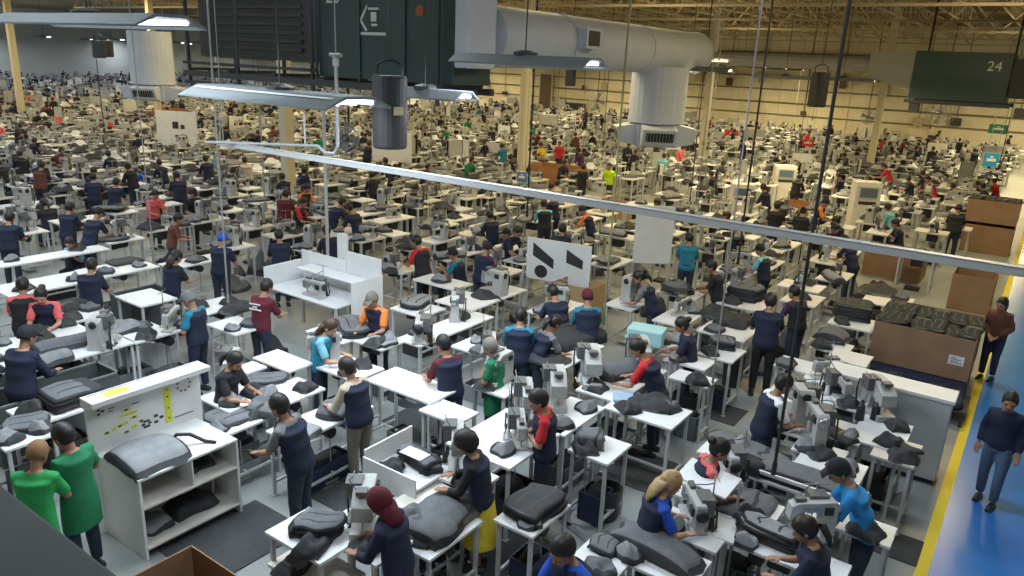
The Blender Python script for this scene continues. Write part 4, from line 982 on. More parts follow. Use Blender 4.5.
# red sleeves man group
T(648, 409, 1.0, .70, 1.0, 'white table with a dark looped cover in front of the tall red-sleeved man', motor=False)
Cv(650, 405, 1.0, .66, .5, 'dark looped seat cover on the table of the tall red-sleeved man', 'heap', 20, 2)
m = MB(); m.box(-.2, .2, -.14, .14, 0, .05); a = at(636, 402, 1.0); tag(link('folded_cloth', m.mesh('folded_cloth', mat('pale_blue_cloth', (.30, .42, .56), .8), .02), None, (a.x-.12, a.y-.02, 1.001), .5), 'folded pale blue cloth beside the dark looped cover', 'cloth')
T(612, 386, .7, .9, .98, 'white table with a bulky machine left of the tall red-sleeved man')
Mc(590, 383, .98, 128, 'bulky white machine left of the dark looped cover', 'block', .95)
Mc(640, 368, .98, 128, 'bulky cream machine facing the tall red-sleeved man', 'block', .85)
Cv(618, 372, .99, .45, .8, 'long grey cover between the two bulky machines', 'roll', -15, 4)
T(640, 372, .6, .7, .98, 'white table under the bulky cream machine')
T(655, 338, .9, .5, 1.0, 'white table with a cyan tray and white bundle in the centre right', motor=False)
m = MB(); m.box(-.3, .3, -.2, .2, 0, .26); a = at(646, 342, 1.0); tag(link('plastic_crate', m.mesh('plastic_crate', mat('pale_cyan_plastic', (.35, .62, .66), .5), .02), None, (a.x, a.y, 1.001), .2), 'pale cyan plastic crate on the centre right table', 'crate')
Cv(676, 340, 1.0, .6, .5, 'white cloth bundle right of the cyan crate', 'heap', 0, 5)
T(690, 360, .7, .5, .98, 'white table in front of the navy-clad woman, centre right', motor=False)
T(693, 378, .62, .42, .98, 'white table end just right of the tall red-sleeved man', motor=False)
T(722, 352, .6, .7, .98, 'white table with a grey pad, right of the centre', motor=False)
Cv(722, 346, .98, .42, .5, 'grey pad on the table right of the navy-clad woman', 'flat', 20, 0, None, 3)
p = at(731, 385); bin_((p.x, p.y, 0), 'black bin standing below the table with the grey pad', DARK, .20, .6)
# dark pile centre
T(562, 350, .9, 1.3, .92, 'table buried under dark seat covers in the centre', motor=False)
Cv(566, 336, .95, 1.0, 1.3, 'large charcoal seat cover with a white patch on the centre pile', 'roll', -8, 2, (-.42, .42, -.52, .52))
Cv(546, 360, .94, .7, .6, 'black crumpled cover at the near end of the centre pile', 'heap', 0, 6)
m = MB(); m.box(-.09, .09, -.24, .24, 0, .01); a = at(556, 338, 1.03); tag(link('white_paper', m.mesh('white_slip', WHITE), None, (a.x, a.y, 1.03), .35), 'white paper slip on the large charcoal cover, centre', 'paper')
p = at(535, 400); t = thing('frame_trolley', 'empty white rod trolley in front of the short-haired woman', 'trolley', (p.x, p.y, 0), .1); KEEP.append((p.x, p.y, .4))
for s in (-1, 1):
    for q in (-1, 1): rods('leg', [((s*.35, q*.2, 0), (s*.35, q*.2, .95))], .016, FRAME, t)
rods('rails', [((-.35, -.2, z), (.35, -.2, z)) for z in (.3, .95)]+[((-.35, .2, z), (.35, .2, z)) for z in (.3, .95)]+[((s*.35, -.2, z), (s*.35, .2, z)) for s in (-1, 1) for z in (.3, .95)], .014, FRAME, t)
# right block
T(757, 455, .55, .95, .98, 'white table with a long dark cover in front of the bun-haired woman') if False else None
t = T(754, 459, 1.25, .55, .95, 'white table with a long wavy dark cover right of the bun-haired woman', motor=False)
Cv(748, 450, .95, 1.15, .34, 'long wavy dark grey cover on the table above the bun-haired woman', 'flat', -8, 4)
Cv(738, 463, .95, .7, .26, 'black cover below the long wavy one', 'heap', -8, 2)
T(703, 493, .8, .45, .92, 'white table with a blank sheet in front of the blond woman', motor=False)
Cv(738, 503, .93, .85, .75, 'wide dark grey cover hanging over the table right of the blond woman', 'drape', 5, 4, (-.36, .32, -.26, .28))
T(738, 505, .85, .6, .92, 'white table hidden below the wide dark cover', motor=False)
Mc(692, 520, .92, -52, 'sewing machine under the hands of the blond woman', 'flat')
T(690, 527, .75, .5, .91, 'white machine table of the blond woman')
Mc(725, 472, .95, -52, 'sewing machine under the hands of the bun-haired woman', 'flat')
p = at(735, 572); t = thing('copy_stand', 'small white slanted board on two posts above the front table', 'stand', (-2.28, 7.28, 0), -.15); KEEP.append((-2.28, 7.28, .4))
for s in (-1, 1): rods('post', [((s*.30, 0, 0), (s*.30, 0, 1.28))], .016, FRAME, t)
m = MB(); m.prism([(-.30, 1.20), (.02, 1.30), (.02, 1.32), (-.30, 1.22)], -.30, .30, 'x', 0); link('slanted_board', m.mesh('slanted_board', WHITE), t)
T(655, 556, .95, .55, .90, 'table with long grey rolls at the bottom edge right of centre', motor=False)
Cv(655, 552, .90, .95, .34, 'long grey roll cover at the bottom edge before the blond woman', 'roll', -6, 4)
T(600, 560, .5, .62, .90, 'white table with a clear tray beside the man in the royal blue shirt')
Cv(606, 545, .90, .3, .42, 'grey cover right of the man in the royal blue shirt', 'flat', 0, 0)
T(776, 548, 1.35, .40, .92, 'long white table with sharp dark offcuts in the lower right')
Cv(768, 540, .92, .62, .26, 'stack of white and black trim pieces in the lower right', 'flat', -10, 5, None, 4)
Mc(806, 538, .92, 38, 'cream sewing machine facing the ponytailed woman in the lower right corner', 'post', .9)
T(850, 522, .85, .42, .98, 'white table end between the bright blue shirt and the ponytailed woman', motor=False)
t = thing('roll_rack', 'white rail rack holding a long dark grey bolster at lower right', 'rack', (-1.55, 8.35, 0)); KEEP.append((-1.5, 8.4, .9))
for s in (-1, 1):
    for q in (-1, 1): rods('post', [((s*.62, q*.2, 0), (s*.62, q*.2, .95 if q > 0 else 1.05))], .018, FRAME, t)
m = MB(); m.box(-.64, .64, -.22, .22, .86, .89); link('rack_deck', m.mesh('roll_deck', WHITE), t)
m = MB(); m.box(-.66, .66, -.25, -.22, .98, 1.02); link('front_rail', m.mesh('front_rail', WHITE), t)
cover((-1.55, 8.37, .893), 1.35, .38, 'long dark grey bolster lying in the white rail rack', 'roll', 0, 4)
# right machines
T(830, 466, .75, .6, .98, 'white table with a patterned pad behind the bright blue shirt')
Cv(842, 470, .98, .36, .30, 'small black and white patterned pad behind the bright blue shirt', 'heap', 0, 5)
T(795, 425, .65, .6, .98, 'white machine table under the white-sleeved worker')
Mc(797, 418, .98, -60, 'sewing machine in front of the white-sleeved worker', 'block', .9)
T(842, 430, .55, .6, .98, 'white table left of the long white cabinet', motor=False)
Cv(832, 433, .98, .7, .28, 'long dark pointed cover left of the white cabinet', 'flat', -25, 6)
Mc(812, 442, .98, -60, 'sewing machine with thread stand below the white-sleeved worker', 'post')
T(820, 450, .6, .4, .97, 'small white table below the white-sleeved worker')
T(842, 399, .6, .6, .98, 'white table with a sewing machine left of the cabinet lid')
Mc(838, 396, .98, 128, 'small sewing machine left of the cabinet lid', 'flat')
T(796, 364, .55, .55, 1.0, 'short white box-like table below the navy back of the tall worker', motor=False)
T(828, 384, .75, .75, .98, 'square white table with three small machine heads at right')
Mc(826, 378, .98, 38, 'machine with small dark heads on the square white table', 'flat', .9)
T(795, 396, .75, .5, .95, 'white table below the short box-like one')
Mc(822, 400, .96, 38, 'small machine beside the long black cable', 'flat', .8) if False else None
T(850, 357, .62, .6, 1.0, 'empty white table left of the long brown carton', motor=False)
T(832, 346, .62, .6, .9, 'table with a rounded grey cushion at right')
Cv(832, 338, .92, .55, .5, 'rounded grey cushion left of the long brown carton', 'roll', 0, 4)
T(854, 322, .8, .8, .92, 'table with a high dark stack behind the rounded cushion', motor=False)
Cv(852, 316, .92, .7, .75, 'dark folded cover behind the rounded cushion', 'flat', 10, 2, None, 6)
T(888, 300, .9, 1.0, .9, 'table heaped with black covers above the long brown carton')
Cv(880, 292, .9, .8, .9, 'black heap of covers above the long brown carton', 'heap', 20, 2)
T(745, 302, .9, .9, .9, 'table with a high stack of slate covers, right of the centre', motor=False)
Cv(745, 298, .9, .7, .6, 'slate cover right of the centre behind the grey pad', 'flat', 0, 4, None, 6)
T(728, 330, .9, .8, .9, 'table with black covers left of the tall navy-backed worker')
Cv(736, 322, .92, .6, .75, 'black cover left of the tall navy-backed worker', 'heap', 0, 2)
Cv(716, 315, .92, .6, .75, 'charcoal cover further left of the tall navy-backed worker', 'heap', 0, 6)
# left block
T(70, 352, .62, 1.7, .95, 'long white table with rolled covers and a machine in the left part')
Cv(68, 346, .96, .34, .95, 'dark grey rolled cover on the long left table', 'roll', -5, 4)
Cv(54, 362, .96, .30, .45, 'grey rolled cover with a bright yellow tag side on the long left table', 'roll', 10, 1)
m = MB(); m.box(-.16, .16, -.12, .12, 0, .05); a = at(44, 364, .95); tag(link('yellow_cloth', m.mesh('yellow_cloth', YG, .02), None, (a.x-.05, a.y, .952), .3), 'small yellow-green cloth at the near end of the long left table', 'cloth')
Mc(104, 345, .95, -52, 'cream sewing machine at the far end of the long left table', 'block', .9)
T(58, 330, .8, .7, .97, 'bright white table before the coral-sleeved woman', motor=False)
T(125, 335, .6, 1.2, .92, 'white table with crumpled pale covers left of the cap-wearing man')
Cv(122, 330, .93, .5, .8, 'crumpled pale grey cover left of the cap-wearing man', 'heap', 0, 1)
T(22, 342, .6, .8, .97, 'white table behind the big navy-backed worker at the left edge', motor=False)
T(163, 330, .45, 1.2, .95, 'white table at the hands of the cap-wearing man')
Mc(172, 328, .95, 128, 'sewing machine at the hands of the cap-wearing man', 'flat')
def crate(px, py, sx, sy, h, label, rz=0., m_=None, z=0):
    a = at(px, py, z); t = thing('fabric_crate', label, 'crate', (a.x, a.y, z), rz); KEEP.append((a.x, a.y, max(sx, sy)*.55)); w = .02
    b = MB(); b.box(-sx/2, sx/2, -sy/2, sy/2, 0.02, .04)
    for s in (-1, 1):
        b.box(s*sx/2-w/2, s*sx/2+w/2, -sy/2, sy/2, .02, h); b.box(-sx/2, sx/2, s*sy/2-w/2, s*sy/2+w/2, .02, h)
    link('crate_body', b.mesh('crate_body', m_ or mat('slate_plastic', (.08, .095, .10), .6)), t)
    b = MB()
    for s in (-1, 1): b.box(s*sx/2-.02, s*sx/2+.02, -sy/2-.02, sy/2+.02, h, h+.03); b.box(-sx/2-.02, sx/2+.02, s*sy/2-.02, s*sy/2+.02, h, h+.03)
    link('rim', b.mesh('crate_rim', mat('slate_rim', (.14, .15, .155), .6)), t); return t
crate(148, 335, .75, .9, .85, 'slate grey bin crate left of the cap-wearing man')
t = crate(58, 440, .6, 1.6, .85, 'long slate crate with a white rim behind the two green-clad workers')
crate(36, 415, .7, 1.0, .9, 'dark slate crate between the big navy-backed worker and the instruction board')
Cv(26, 424, .95, .5, .5, 'flat dark grey pad on the slate crate at the left edge', 'flat', -20, 4)
Cv(70, 400, .92, .6, .7, 'grey covers lying on the dark slate crate behind the instruction board', 'flat', 0, 0, None, 4)
T(60, 405, .7, 1.0, .90, 'table with grey covers behind the instruction board', motor=False)
T(20, 432, .7, .6, .93, 'white cornered table with a dark pad at the left edge', motor=False)
T(236, 325, .8, .6, .95, 'white table left of the maroon-shirted man', motor=False)
T(215, 305, .7, .8, .93, 'white table with dark checkered covers behind the maroon-shirted man')
Cv(236, 310, .95, .5, .6, 'dark checkered cover behind the maroon-shirted man', 'heap', 10, 2)
T(80, 314, .7, .8, .95, 'white table with a black folded cover right of the coral-sleeved woman')
Cv(74, 308, .95, .4, .5, 'black folded cover right of the coral-sleeved woman', 'heap', 0, 2)
T(146, 297, .9, .7, 1.0, 'empty white table in the left middle', motor=False)
T(118, 268, .9, 1.3, .98, 'white table with a dark flat cover in the left middle')
Cv(124, 262, .98, .6, .7, 'dark flat cover with white corners in the left middle', 'flat', 0, 2)
T(48, 256, .55, 2.4, .98, 'long bare white table beside the seated worker in the left', motor=False)
T(45, 283, .9, 1.6, .98, 'wide bare white table above the maroon-backed worker', motor=False)
T(533, 512, .5, .75, .85, 'table with dark covers and silver trims behind the yellow skirt')
Cv(533, 509, .86, .5, .7, 'dark cover with silver trims right of the yellow skirt', 'flat', 0, 2, None, 3)
# mats
mat_floor(640, 470, 1.3, 1.0, 'dark square mat under the tall red-sleeved man')
mat_floor(235, 540, 1.0, 1.3, 'dark mat on the floor right of the display bench')
mat_floor(345, 490, 1.2, .8, 'grey mat between the chin-holding man and the beige-sleeved man')
mat_floor(520, 560, 1.4, 1.0, 'dark mat at the bottom edge, right of the yellow skirt')
mat_floor(712, 410, 1.0, .7, 'dark mat in the aisle above the white-sleeved worker')
mat_floor(893, 545, .6, .6, 'dark mat by the yellow line behind the bright blue shirt')
mat_floor(425, 425, 1.2, .7, 'dark mat on the floor below the small screw table')
# ------------------------------------------------------------------ people near the camera
Pr(1013, 394, 1.60, 168, 'woman in a navy top and blue jeans walking in the blue aisle', pose='stand', top='long_sleeve', topc='navy', vest=None, legc='jeans', hair='tail')
Pr(1005, 299, 1.60, 165, 'woman in a brown top with clasped hands on the blue aisle', pose='clasp', top='long_sleeve', topc='brown', vest=None, legc='djeans', hair='tail')
Pr(548, 393, 1.72, 118, 'young man with red sleeves and a navy vest at the large white table', pose='fold', topc='red')
Pr(484, 437, 1.62, 118, 'curly-haired woman in a navy vest and a yellow skirt', pose='work', topc='black', top='long_sleeve', legs='skirt', legc='yellow', hair='curly')
Pr(399, 497, 1.62, 108, 'woman in a maroon headscarf and navy jacket seen from behind', pose='work', top='long_sleeve', topc='navy', vest='navy', hair='scarf', hairc='maroon')
Pr(298, 401, 1.74, 112, 'big man in a navy vest and grey tee holding his chin', pose='think', topc='grey', w=1.18)
Pr(359, 364, 1.70, 95, 'man in a navy vest with beige sleeves and khaki trousers', pose='work', topc='beige', top='long_sleeve', legc='khaki')
Pr(664, 346, 1.70, 100, 'tall man with red sleeves and a navy vest at the dark looped cover', pose='lean', topc='red')
Pr(695, 321, 1.62, 110, 'navy-clad woman working right of the white cloth bundle', pose='work', topc='navy', hair='bun')
Pr(772, 299, 1.78, 20, 'tall worker in dark navy seen from behind, right of the centre', pose='work', topc='navy', legc='black')
Pr(803, 290, 1.62, 60, 'worker in purple behind the tall navy-backed worker', pose='work', topc='purple', vest='black')
Pr(770, 377, 1.68, -50, 'worker with white sleeves and a navy vest facing right', pose='work', topc='white', hair='short')
Pr(653, 475, 1.60, -48, 'blond woman in a royal blue tee and navy vest in the lower middle', pose='work', topc='royal', hair='long', hairc=HAIRY, skin=SKIN2)
Pr(703, 441, 1.60, -55, 'bun-haired woman with red sleeves and a navy vest', pose='work', topc='coral', hair='bun')
Pr(581, 531, 1.68, 165, 'man in a royal blue shirt facing the camera at the bottom edge', pose='work', topc='royal', vest='navy')
Pr(829, 526, 1.60, 100, 'ponytailed woman in navy in the lower right corner', pose='work', topc='navy', hair='tail')
Pr(879, 469, 1.66, 105, 'worker in a bright blue tee and dark cap by the yellow line', pose='lean', topc='blue', vest=None, hair='cap', hairc='black')
Pr(497, 342, 1.64, 100, 'worker in a long green smock with greying hair', pose='fold', top='smock', topc='green', vest=None, hairc=HAIRG)
Pr(452, 342, 1.70, 75, 'man in a navy vest with maroon sleeves at the big empty white table', pose='work', topc='maroon')
Pr(520, 314, 1.70, 30, 'man in a teal shirt and navy vest seen from behind', pose='work', topc='teal')
Pr(537, 320, 1.60, -25, 'short-haired woman with grey sleeves leaning on the dark centre pile', pose='lean', topc='grey', hair='tail')
Pr(563, 292, 1.66, 60, 'left of two navy-clad workers bending behind the dark centre pile', pose='lean', topc='navy')
Pr(590, 295, 1.72, 40, 'right of two navy-clad workers behind the centre pile, with a teal sleeve', pose='work', topc='teal', hair='cap', hairc='maroon')
Pr(379, 291, 1.68, -170, 'man in an orange shirt, navy vest and olive cap facing the camera', pose='work', topc='orange', hair='cap', hairc='khaki')
Pr(317, 320, 1.62, -60, 'long-haired woman in teal sleeves facing right', pose='work', topc='ltblue', vest='teal', hair='long', hairc=HAIRN, skin=SKIN2)
Pr(258, 284, 1.70, 12, 'man in a maroon tee with two white print lines on his back', pose='work', topc='maroon', vest=None)
o = bpy.data.objects['person'] if False else None
Pr(194, 294, 1.70, 112, 'man in a grey cap, teal shirt and long navy vest', pose='fold', topc='teal', legc='navy', hair='cap', hairc='grey')
Pr(222, 352, 1.60, -70, 'dark-haired woman just right of the instruction board', pose='work', topc='black', vest='black', hair='tail')
Pr(44, 286, 1.62, -130, 'woman with coral sleeves and a dark vest in the left part', pose='work', topc='coral', hair='bun', skin=SKIN2)
Pr(20, 283, 1.68, 60, 'man in a dark vest with coral sleeves seen from behind, left edge', pose='work', topc='coral', vest='black')
Pr(12, 334, 1.78, 20, 'big worker in navy and a dark cap seen from behind at the left edge', pose='work', topc='navy', top='long_sleeve', hair='cap', hairc='black', w=1.15)
Pr(70, 429, 1.70, 105, 'man in a green smock standing left of the display bench', pose='fold', top='smock', topc='green', vest=None)
Pr(26, 455, 1.62, 40, 'worker in bright green with a tan cap at the left bottom edge', pose='work', top='smock', topc='bgreen', vest=None, hair='cap', hairc='tan')
# a little further back
for (px, py, h, rz, c, v, lb, kw) in (
 (86, 263, 1.66, 40, 'navy', 'navy', 'worker in navy with black hair below the seated worker at left', dict(pose='work')),
 (75, 237, 1.6, -150, 'ltblue', 'navy', 'seated worker with pale blue sleeves facing the camera at left', dict(pose='sit')),
 (168, 254, 1.64, 10, 'black', 'navy', 'long-haired worker in dark clothes seen from behind, left middle', dict(pose='work', hair='long')),
 (218, 237, 1.7, 30, 'navy', 'navy', 'worker in navy with a blue cap seen from behind, left of centre', dict(pose='work', hair='cap', hairc='royal')),
 (280, 233, 1.66, 60, 'navy', 'navy', 'navy-clad worker behind the white partition desk', dict(pose='work')),
 (296, 198, 1.66, -60, 'red', 'black', 'worker with a red front left of the pale grey post', dict(pose='work')),
 (283, 192, 1.66, 30, 'maroon', 'maroon', 'worker in maroon beside the one with the red front', dict(pose='work')),
 (303, 168, 1.72, 10, 'navy', 'navy', 'dark standing worker right of the cream column', dict(pose='stand')),
 (331, 228, 1.66, 80, 'navy', 'navy', 'navy worker just right of the pale grey post', dict(pose='work')),
 (690, 236, 1.70, 25, 'teal', None, 'man in a teal shirt with a white cloth at his waist, centre right', dict(pose='work')),
 (546, 202, 1.68, 50, 'ltblue', 'black', 'worker in a blue and white shirt behind the white rail', dict(pose='work')),
 (610, 164, 1.68, 190, 'lime', 'lime', 'worker in a bright yellow safety vest in the centre background', dict(pose='stand')),
 (560, 142, 1.68, 200, 'red', None, 'worker in red standing above the orange brown carton', dict(pose='stand')),
 (544, 143, 1.66, 160, 'yellow', None, 'worker in yellow left of the one in red', dict(pose='work')),
 (938, 177, 1.66, 100, 'red', 'red', 'worker in bright red by the back wall at right', dict(pose='lean')),
 (893, 165, 1.66, 90, 'red', 'red', 'second worker in red, left of the bright red one at right', dict(pose='lean')),
 (583, 165, 1.70, 0, 'black', 'black', 'worker in black right of the orange brown carton', dict(pose='stand')),
 (778, 203, 1.74, 20, 'black', 'black', 'person in black standing before the cream kiosk', dict(pose='stand')),
 (151, 190, 1.64, -90, 'coral', None, 'worker in a coral shirt in the left background', dict(pose='work')),
 (112, 180, 1.66, 30, 'navy', 'navy', 'right of two navy workers in the left background', dict(pose='work')),
 (92, 175, 1.66, 60, 'navy', 'navy', 'left of two navy workers in the left background', dict(pose='work')),
 (64, 205, 1.68, 30, 'navy', 'navy', 'tall navy worker in the left background below the two others', dict(pose='work')),
 (37, 163, 1.70, 30, 'black', 'brown', 'worker in dark brown in the upper left background', dict(pose='work')),
 (4, 215, 1.70, 40, 'navy', 'navy', 'navy worker cut by the left edge', dict(pose='work')),
 (169, 215, 1.62, -30, 'brown', None, 'worker in rust brown in the left background', dict(pose='work')),
 (960, 139, 1.6, 0, 'black', None, 'tiny dark worker before the back wall at far right', dict(pose='stand'))):
    Pr(px, py, h, rz, lb, topc=c, vest=v, **kw)
# print lines on the maroon tee
for o in scene.objects:
    if o.get('label', '').startswith('man in a maroon tee'):
        m = MB()
        for z, w_ in ((1.34, .11), (1.29, .05), (1.25, .12)): m.box(-w_, w_, -.105, -.095, z-.012, z+.012)
        link('back_print', m.mesh('back_print', WHITE), o)
# loose: signs near the back
def sign(px, py, y, w, h, m_, label, txt=None):
    a = aty(px, py, y); t = thing('hanging_sign', label, 'sign', (a.x, y, a.z), .3)
    b = MB(); b.box(-w/2, w/2, -.03, .03, -h/2, h/2); link('board', b.mesh('sign_board', m_, .01), t)
    b = MB(); b.tube([(-w*.3, 0, h/2), (-w*.3, 0, CZ-a.z)], .012, 6); b.tube([(w*.3, 0, h/2), (w*.3, 0, CZ-a.z)], .012, 6); link('hanger', b.mesh('sign_hanger', GALV), t)
    b = MB(); b.box(-w*.3, w*.3, -.04, -.031, -h*.1, h*.12); b.box(-w*.1, w*.1, -.04, -.031, h*.18, h*.3); link('sign_print', b.mesh('sign_print', WHITE), t)
sign(530, 131, 33, .55, .38, GREEN_P, 'green sign hanging near the tan column in the centre')
sign(522, 177, 22, .36, .36, mat('blue_sign', (.10, .18, .34), .5), 'small blue and white sign left of the orange brown carton')
sign(998, 129, 50, .9, .5, GREEN_P, 'green sign under the small green air unit at right')
sign(991, 160, 47, .7, .7, mat('bright_blue_sign', (.02, .30, .62), .5), 'bright blue sign on the right near the back wall')
sign(731, 137, 50, .9, .9, mat('red_sign', (.55, .04, .03), .5), 'red sign near the back wall right of the white drop duct')
sign(808, 143, 50, .7, .4, mat('red_sign', (.55, .04, .03), .5), 'small red sign left of the thick black cable by the wall')
# wall fans
def fan(px, py, y, r, label):
    a = aty(px, py, y); t = thing('wall_fan', label, 'fan', (a.x, y, a.z), .3); n = 24
    b = MB()
    for rr in (r, r*.7, r*.4):
        pts = [(rr*math.cos(2*PI*i/n), 0, rr*math.sin(2*PI*i/n)) for i in range(n+1)]; b.tube(pts, .018, 5)
    for i in range(12): b.tube([(0, -.02, 0), (r*math.cos(i*PI/6), 0, r*math.sin(i*PI/6))], .010, 4)
    link('guard', b.mesh('fan_guard', GALV), t)
    for i in range(4):
        b = MB(); M_ = Matrix.Rotation(i*PI/2+.3, 4, 'Y'); b.add([(.05, .05, -.04), (r*.85, .10, -.12), (r*.85, .03, .16), (.05, .04, .05), (.05, .07, -.04), (r*.85, .12, -.12), (r*.85, .05, .16), (.05, .06, .05)], [(0,1,2,3), (7,6,5,4), (0,4,5,1), (1,5,6,2), (2,6,7,3), (3,7,4,0)], 0, M_); link('blade', b.mesh('fan_blade', GALV), t)
    b = MB(); b.tube([(0, .0, 0), (0, .28, 0)], .10, 12); link('motor', b.mesh('fan_motor', GREYM), t)
    b = MB(); b.tube([(0, .2, 0), (0, .2, CZ-a.z-.01)], .03, 6); link('mount', b.mesh('fan_mount', GREYM), t)
fan(708, 125, 45, 1.0, 'round wall fan seen edge on, right of the white drop duct') if False else None
fan(941, 113, 60, .9, 'round caged fan below the small green air unit')
fan(597, 101, 50, .7, 'round caged fan above the grey door')
fan(868, 117, 60, .5, 'small caged fan on the back wall right of the thick cable')
fan(345, 138, 13.5, .40, 'large round caged fan left of the black loudspeaker drum')
# ------------------------------------------------------------------ the rows that fill the hall
rr = random.Random(5)
TOPM = [WHITE, WHITE, WHITE, BEIGE, BEIGE]
def join(parts, name, mats):
    """one mesh from [(mesh, matrix)]; materials by slot name"""
    mb = MB(); ms = list(mats)
    for me, M_ in parts:
        idx = []
        for m_ in me.materials:
            if m_ not in ms: ms.append(m_)
            idx.append(ms.index(m_))
        o = len(mb.v); mb.v += [tuple(M_ @ v.co) for v in me.vertices]
        for p_ in me.polygons: mb.f.append(tuple(i+o for i in p_.vertices)); mb.m.append(idx[p_.material_index] if idx else 0)
    return mb.mesh(name, ms)
I4 = Matrix.Identity(4)
def far_table(sx, sy, z, top):
    m = MB(); m.box(-sx/2, sx/2, -sy/2, sy/2, z-.04, z, 0)
    for a in (-1, 1):
        for b in (-1, 1): m.cbox((a*(sx/2-.05), b*(sy/2-.05), z/2), (.05, .05, z-.04), 1)
        m.box(a*(sx/2-.05)-.015, a*(sx/2-.05)+.015, -sy/2+.05, sy/2-.05, .18, .21, 1)
    m.box(-.14, .14, -.18, .12, z-.30, z-.05, 2); m.box(-.18, .18, -.25, .1, 0, .06, 2)
    return m.mesh('sewing_table', [top, FRAME, DARK])
def far_mach(kind):
    L, sp = machine_parts(kind); return join([(me, I4) for _, me in L]+[(q, I4) for q in sp], 'sewing_machine', [])
FT = [far_table(.62, 1.15, .95, WHITE), far_table(.70, .9, 1.0, BEIGE), far_table(.6, 1.4, .92, WHITE), far_table(.9, .7, .95, WHITE), far_table(.55, .55, 1.05, BEIGE)]
FTS = [(.62, 1.15, .95), (.70, .9, 1.0), (.6, 1.4, .92), (.9, .7, .95), (.55, .55, 1.05)]
FM = [far_mach('flat'), far_mach('post'), far_mach('block')]
FC = [cover_mesh(s_, w_, l_, k_) for s_, w_, l_, k_ in ((0, .5, .7, 'heap'), (2, .55, .5, 'heap'), (4, .5, .8, 'flat'), (5, .4, .5, 'heap'), (6, .6, .6, 'heap'), (1, .35, .9, 'roll'), (9, .5, .5, 'heap'))]
def low_person(c1, c2, sit=False):
    j = POSES['sit' if sit else 'work']; m = MB(); m2 = MB()
    torso(m, j, .03, 'hip', 1.05)
    for s in (-1, 1): m.tube([j['sh', s], j['el', s]], [.07, .055], 6)
    a = m.mesh('t', CLOTH[c1]); m = MB()
    for s in (-1, 1): m.tube([j['el', s], j['ha', s]], [.045, .035], 6)
    hm = head_M(j); m.tube([j['neck'], j['head']], .05, 6); m.ball((0, .02, .06), (.072, .085, .10), 8, 0, hm); b = m.mesh('t', SKIN); m = MB()
    for s in (-1, 1): m.tube([j['hip', s]+P(0, 0, .05), j['kn', s], j['an', s], j['an', s]+P(0, .14, -.05)], [.11, .075, .055, .04], 6)
    c = m.mesh('t', CLOTH[c2]); m = MB(); m.ball((0, -.012, .085), (.088, .100, .112), 8, 0, hm); d = m.mesh('t', HAIRB)
    return join([(a, I4), (b, I4), (c, I4), (d, I4)], 'person', [])
PCOL = ['navy']*16+['black']*14+['brown']*2+['maroon', 'teal', 'grey', 'brown', 'red', 'ltblue', 'coral', 'green', 'white', 'beige', 'royal', 'purple', 'orange']
CN = {'navy': 'navy', 'black': 'black', 'maroon': 'maroon', 'teal': 'teal', 'grey': 'grey', 'brown': 'rust brown', 'red': 'red', 'ltblue': 'pale blue', 'coral': 'coral', 'green': 'green', 'white': 'white', 'beige': 'beige', 'royal': 'royal blue', 'purple': 'purple', 'orange': 'orange'}
LP = {(c, s): low_person(c, 'djeans', s) for c in set(PCOL) for s in (False, True)}
def where(x, y, px, py):
    d = 'middle rows' if py > 250 else 'further rows' if py > 185 else 'far rows' if py > 140 else 'rows by the back wall'
    return d+(' on the left' if px < 325 else ' left of centre' if px < 520 else ' right of centre' if px < 780 else ' at the right')
def auto_person(x, y, rz, col, sit, zone, dist):
    lb = 'small worker in %s in the %s' % (CN[col], zone); gp = 'workers in %s, %s' % (CN[col], zone)
    return lb, gp
ST = []; y = 4.
while y < 67.6:
    x = -2.2-(.5 if int(y/1.5) % 2 else 0)
    while x > -108:
        xx, yy = x+rr.uniform(-.22, .22), y+rr.uniform(-.18, .18)
        q = px_of((xx, yy, 1.))
        ok = q[2] > 3 and -25 < q[0] < 1040 and q[1] < 470 and all((xx-a)**2+(yy-b)**2 > (c+(.38 if q[1] < 318 else .47))**2 for a, b, c in KEEP)
        if (q[1] > 365 and 560 < q[0] < 770) or (q[1] > 318 and rr.random() < .15) or (q[1] > 400 and q[0] < 180) or (118 < q[0] < 262 and q[1] > 335): ok = False
        if int(-x/2.0) % 9 == 6 and y > 24: ok = ok and rr.random() < .25      # cross aisles
        if q[2] < 3: ok = False
        if ok and not (840 < q[0] < 905 and 255 < q[1] < 318): ST.append((q[2], xx, yy, q[0], q[1]))
        x -= 1.42 if y < 40 else 1.6
    y += 1.30 if y < 40 else 1.45
ST.sort()
print('stations', len(ST))
NT = NM = NC = 0; N_P = NP[0]; FARL = []
MAXN = 210
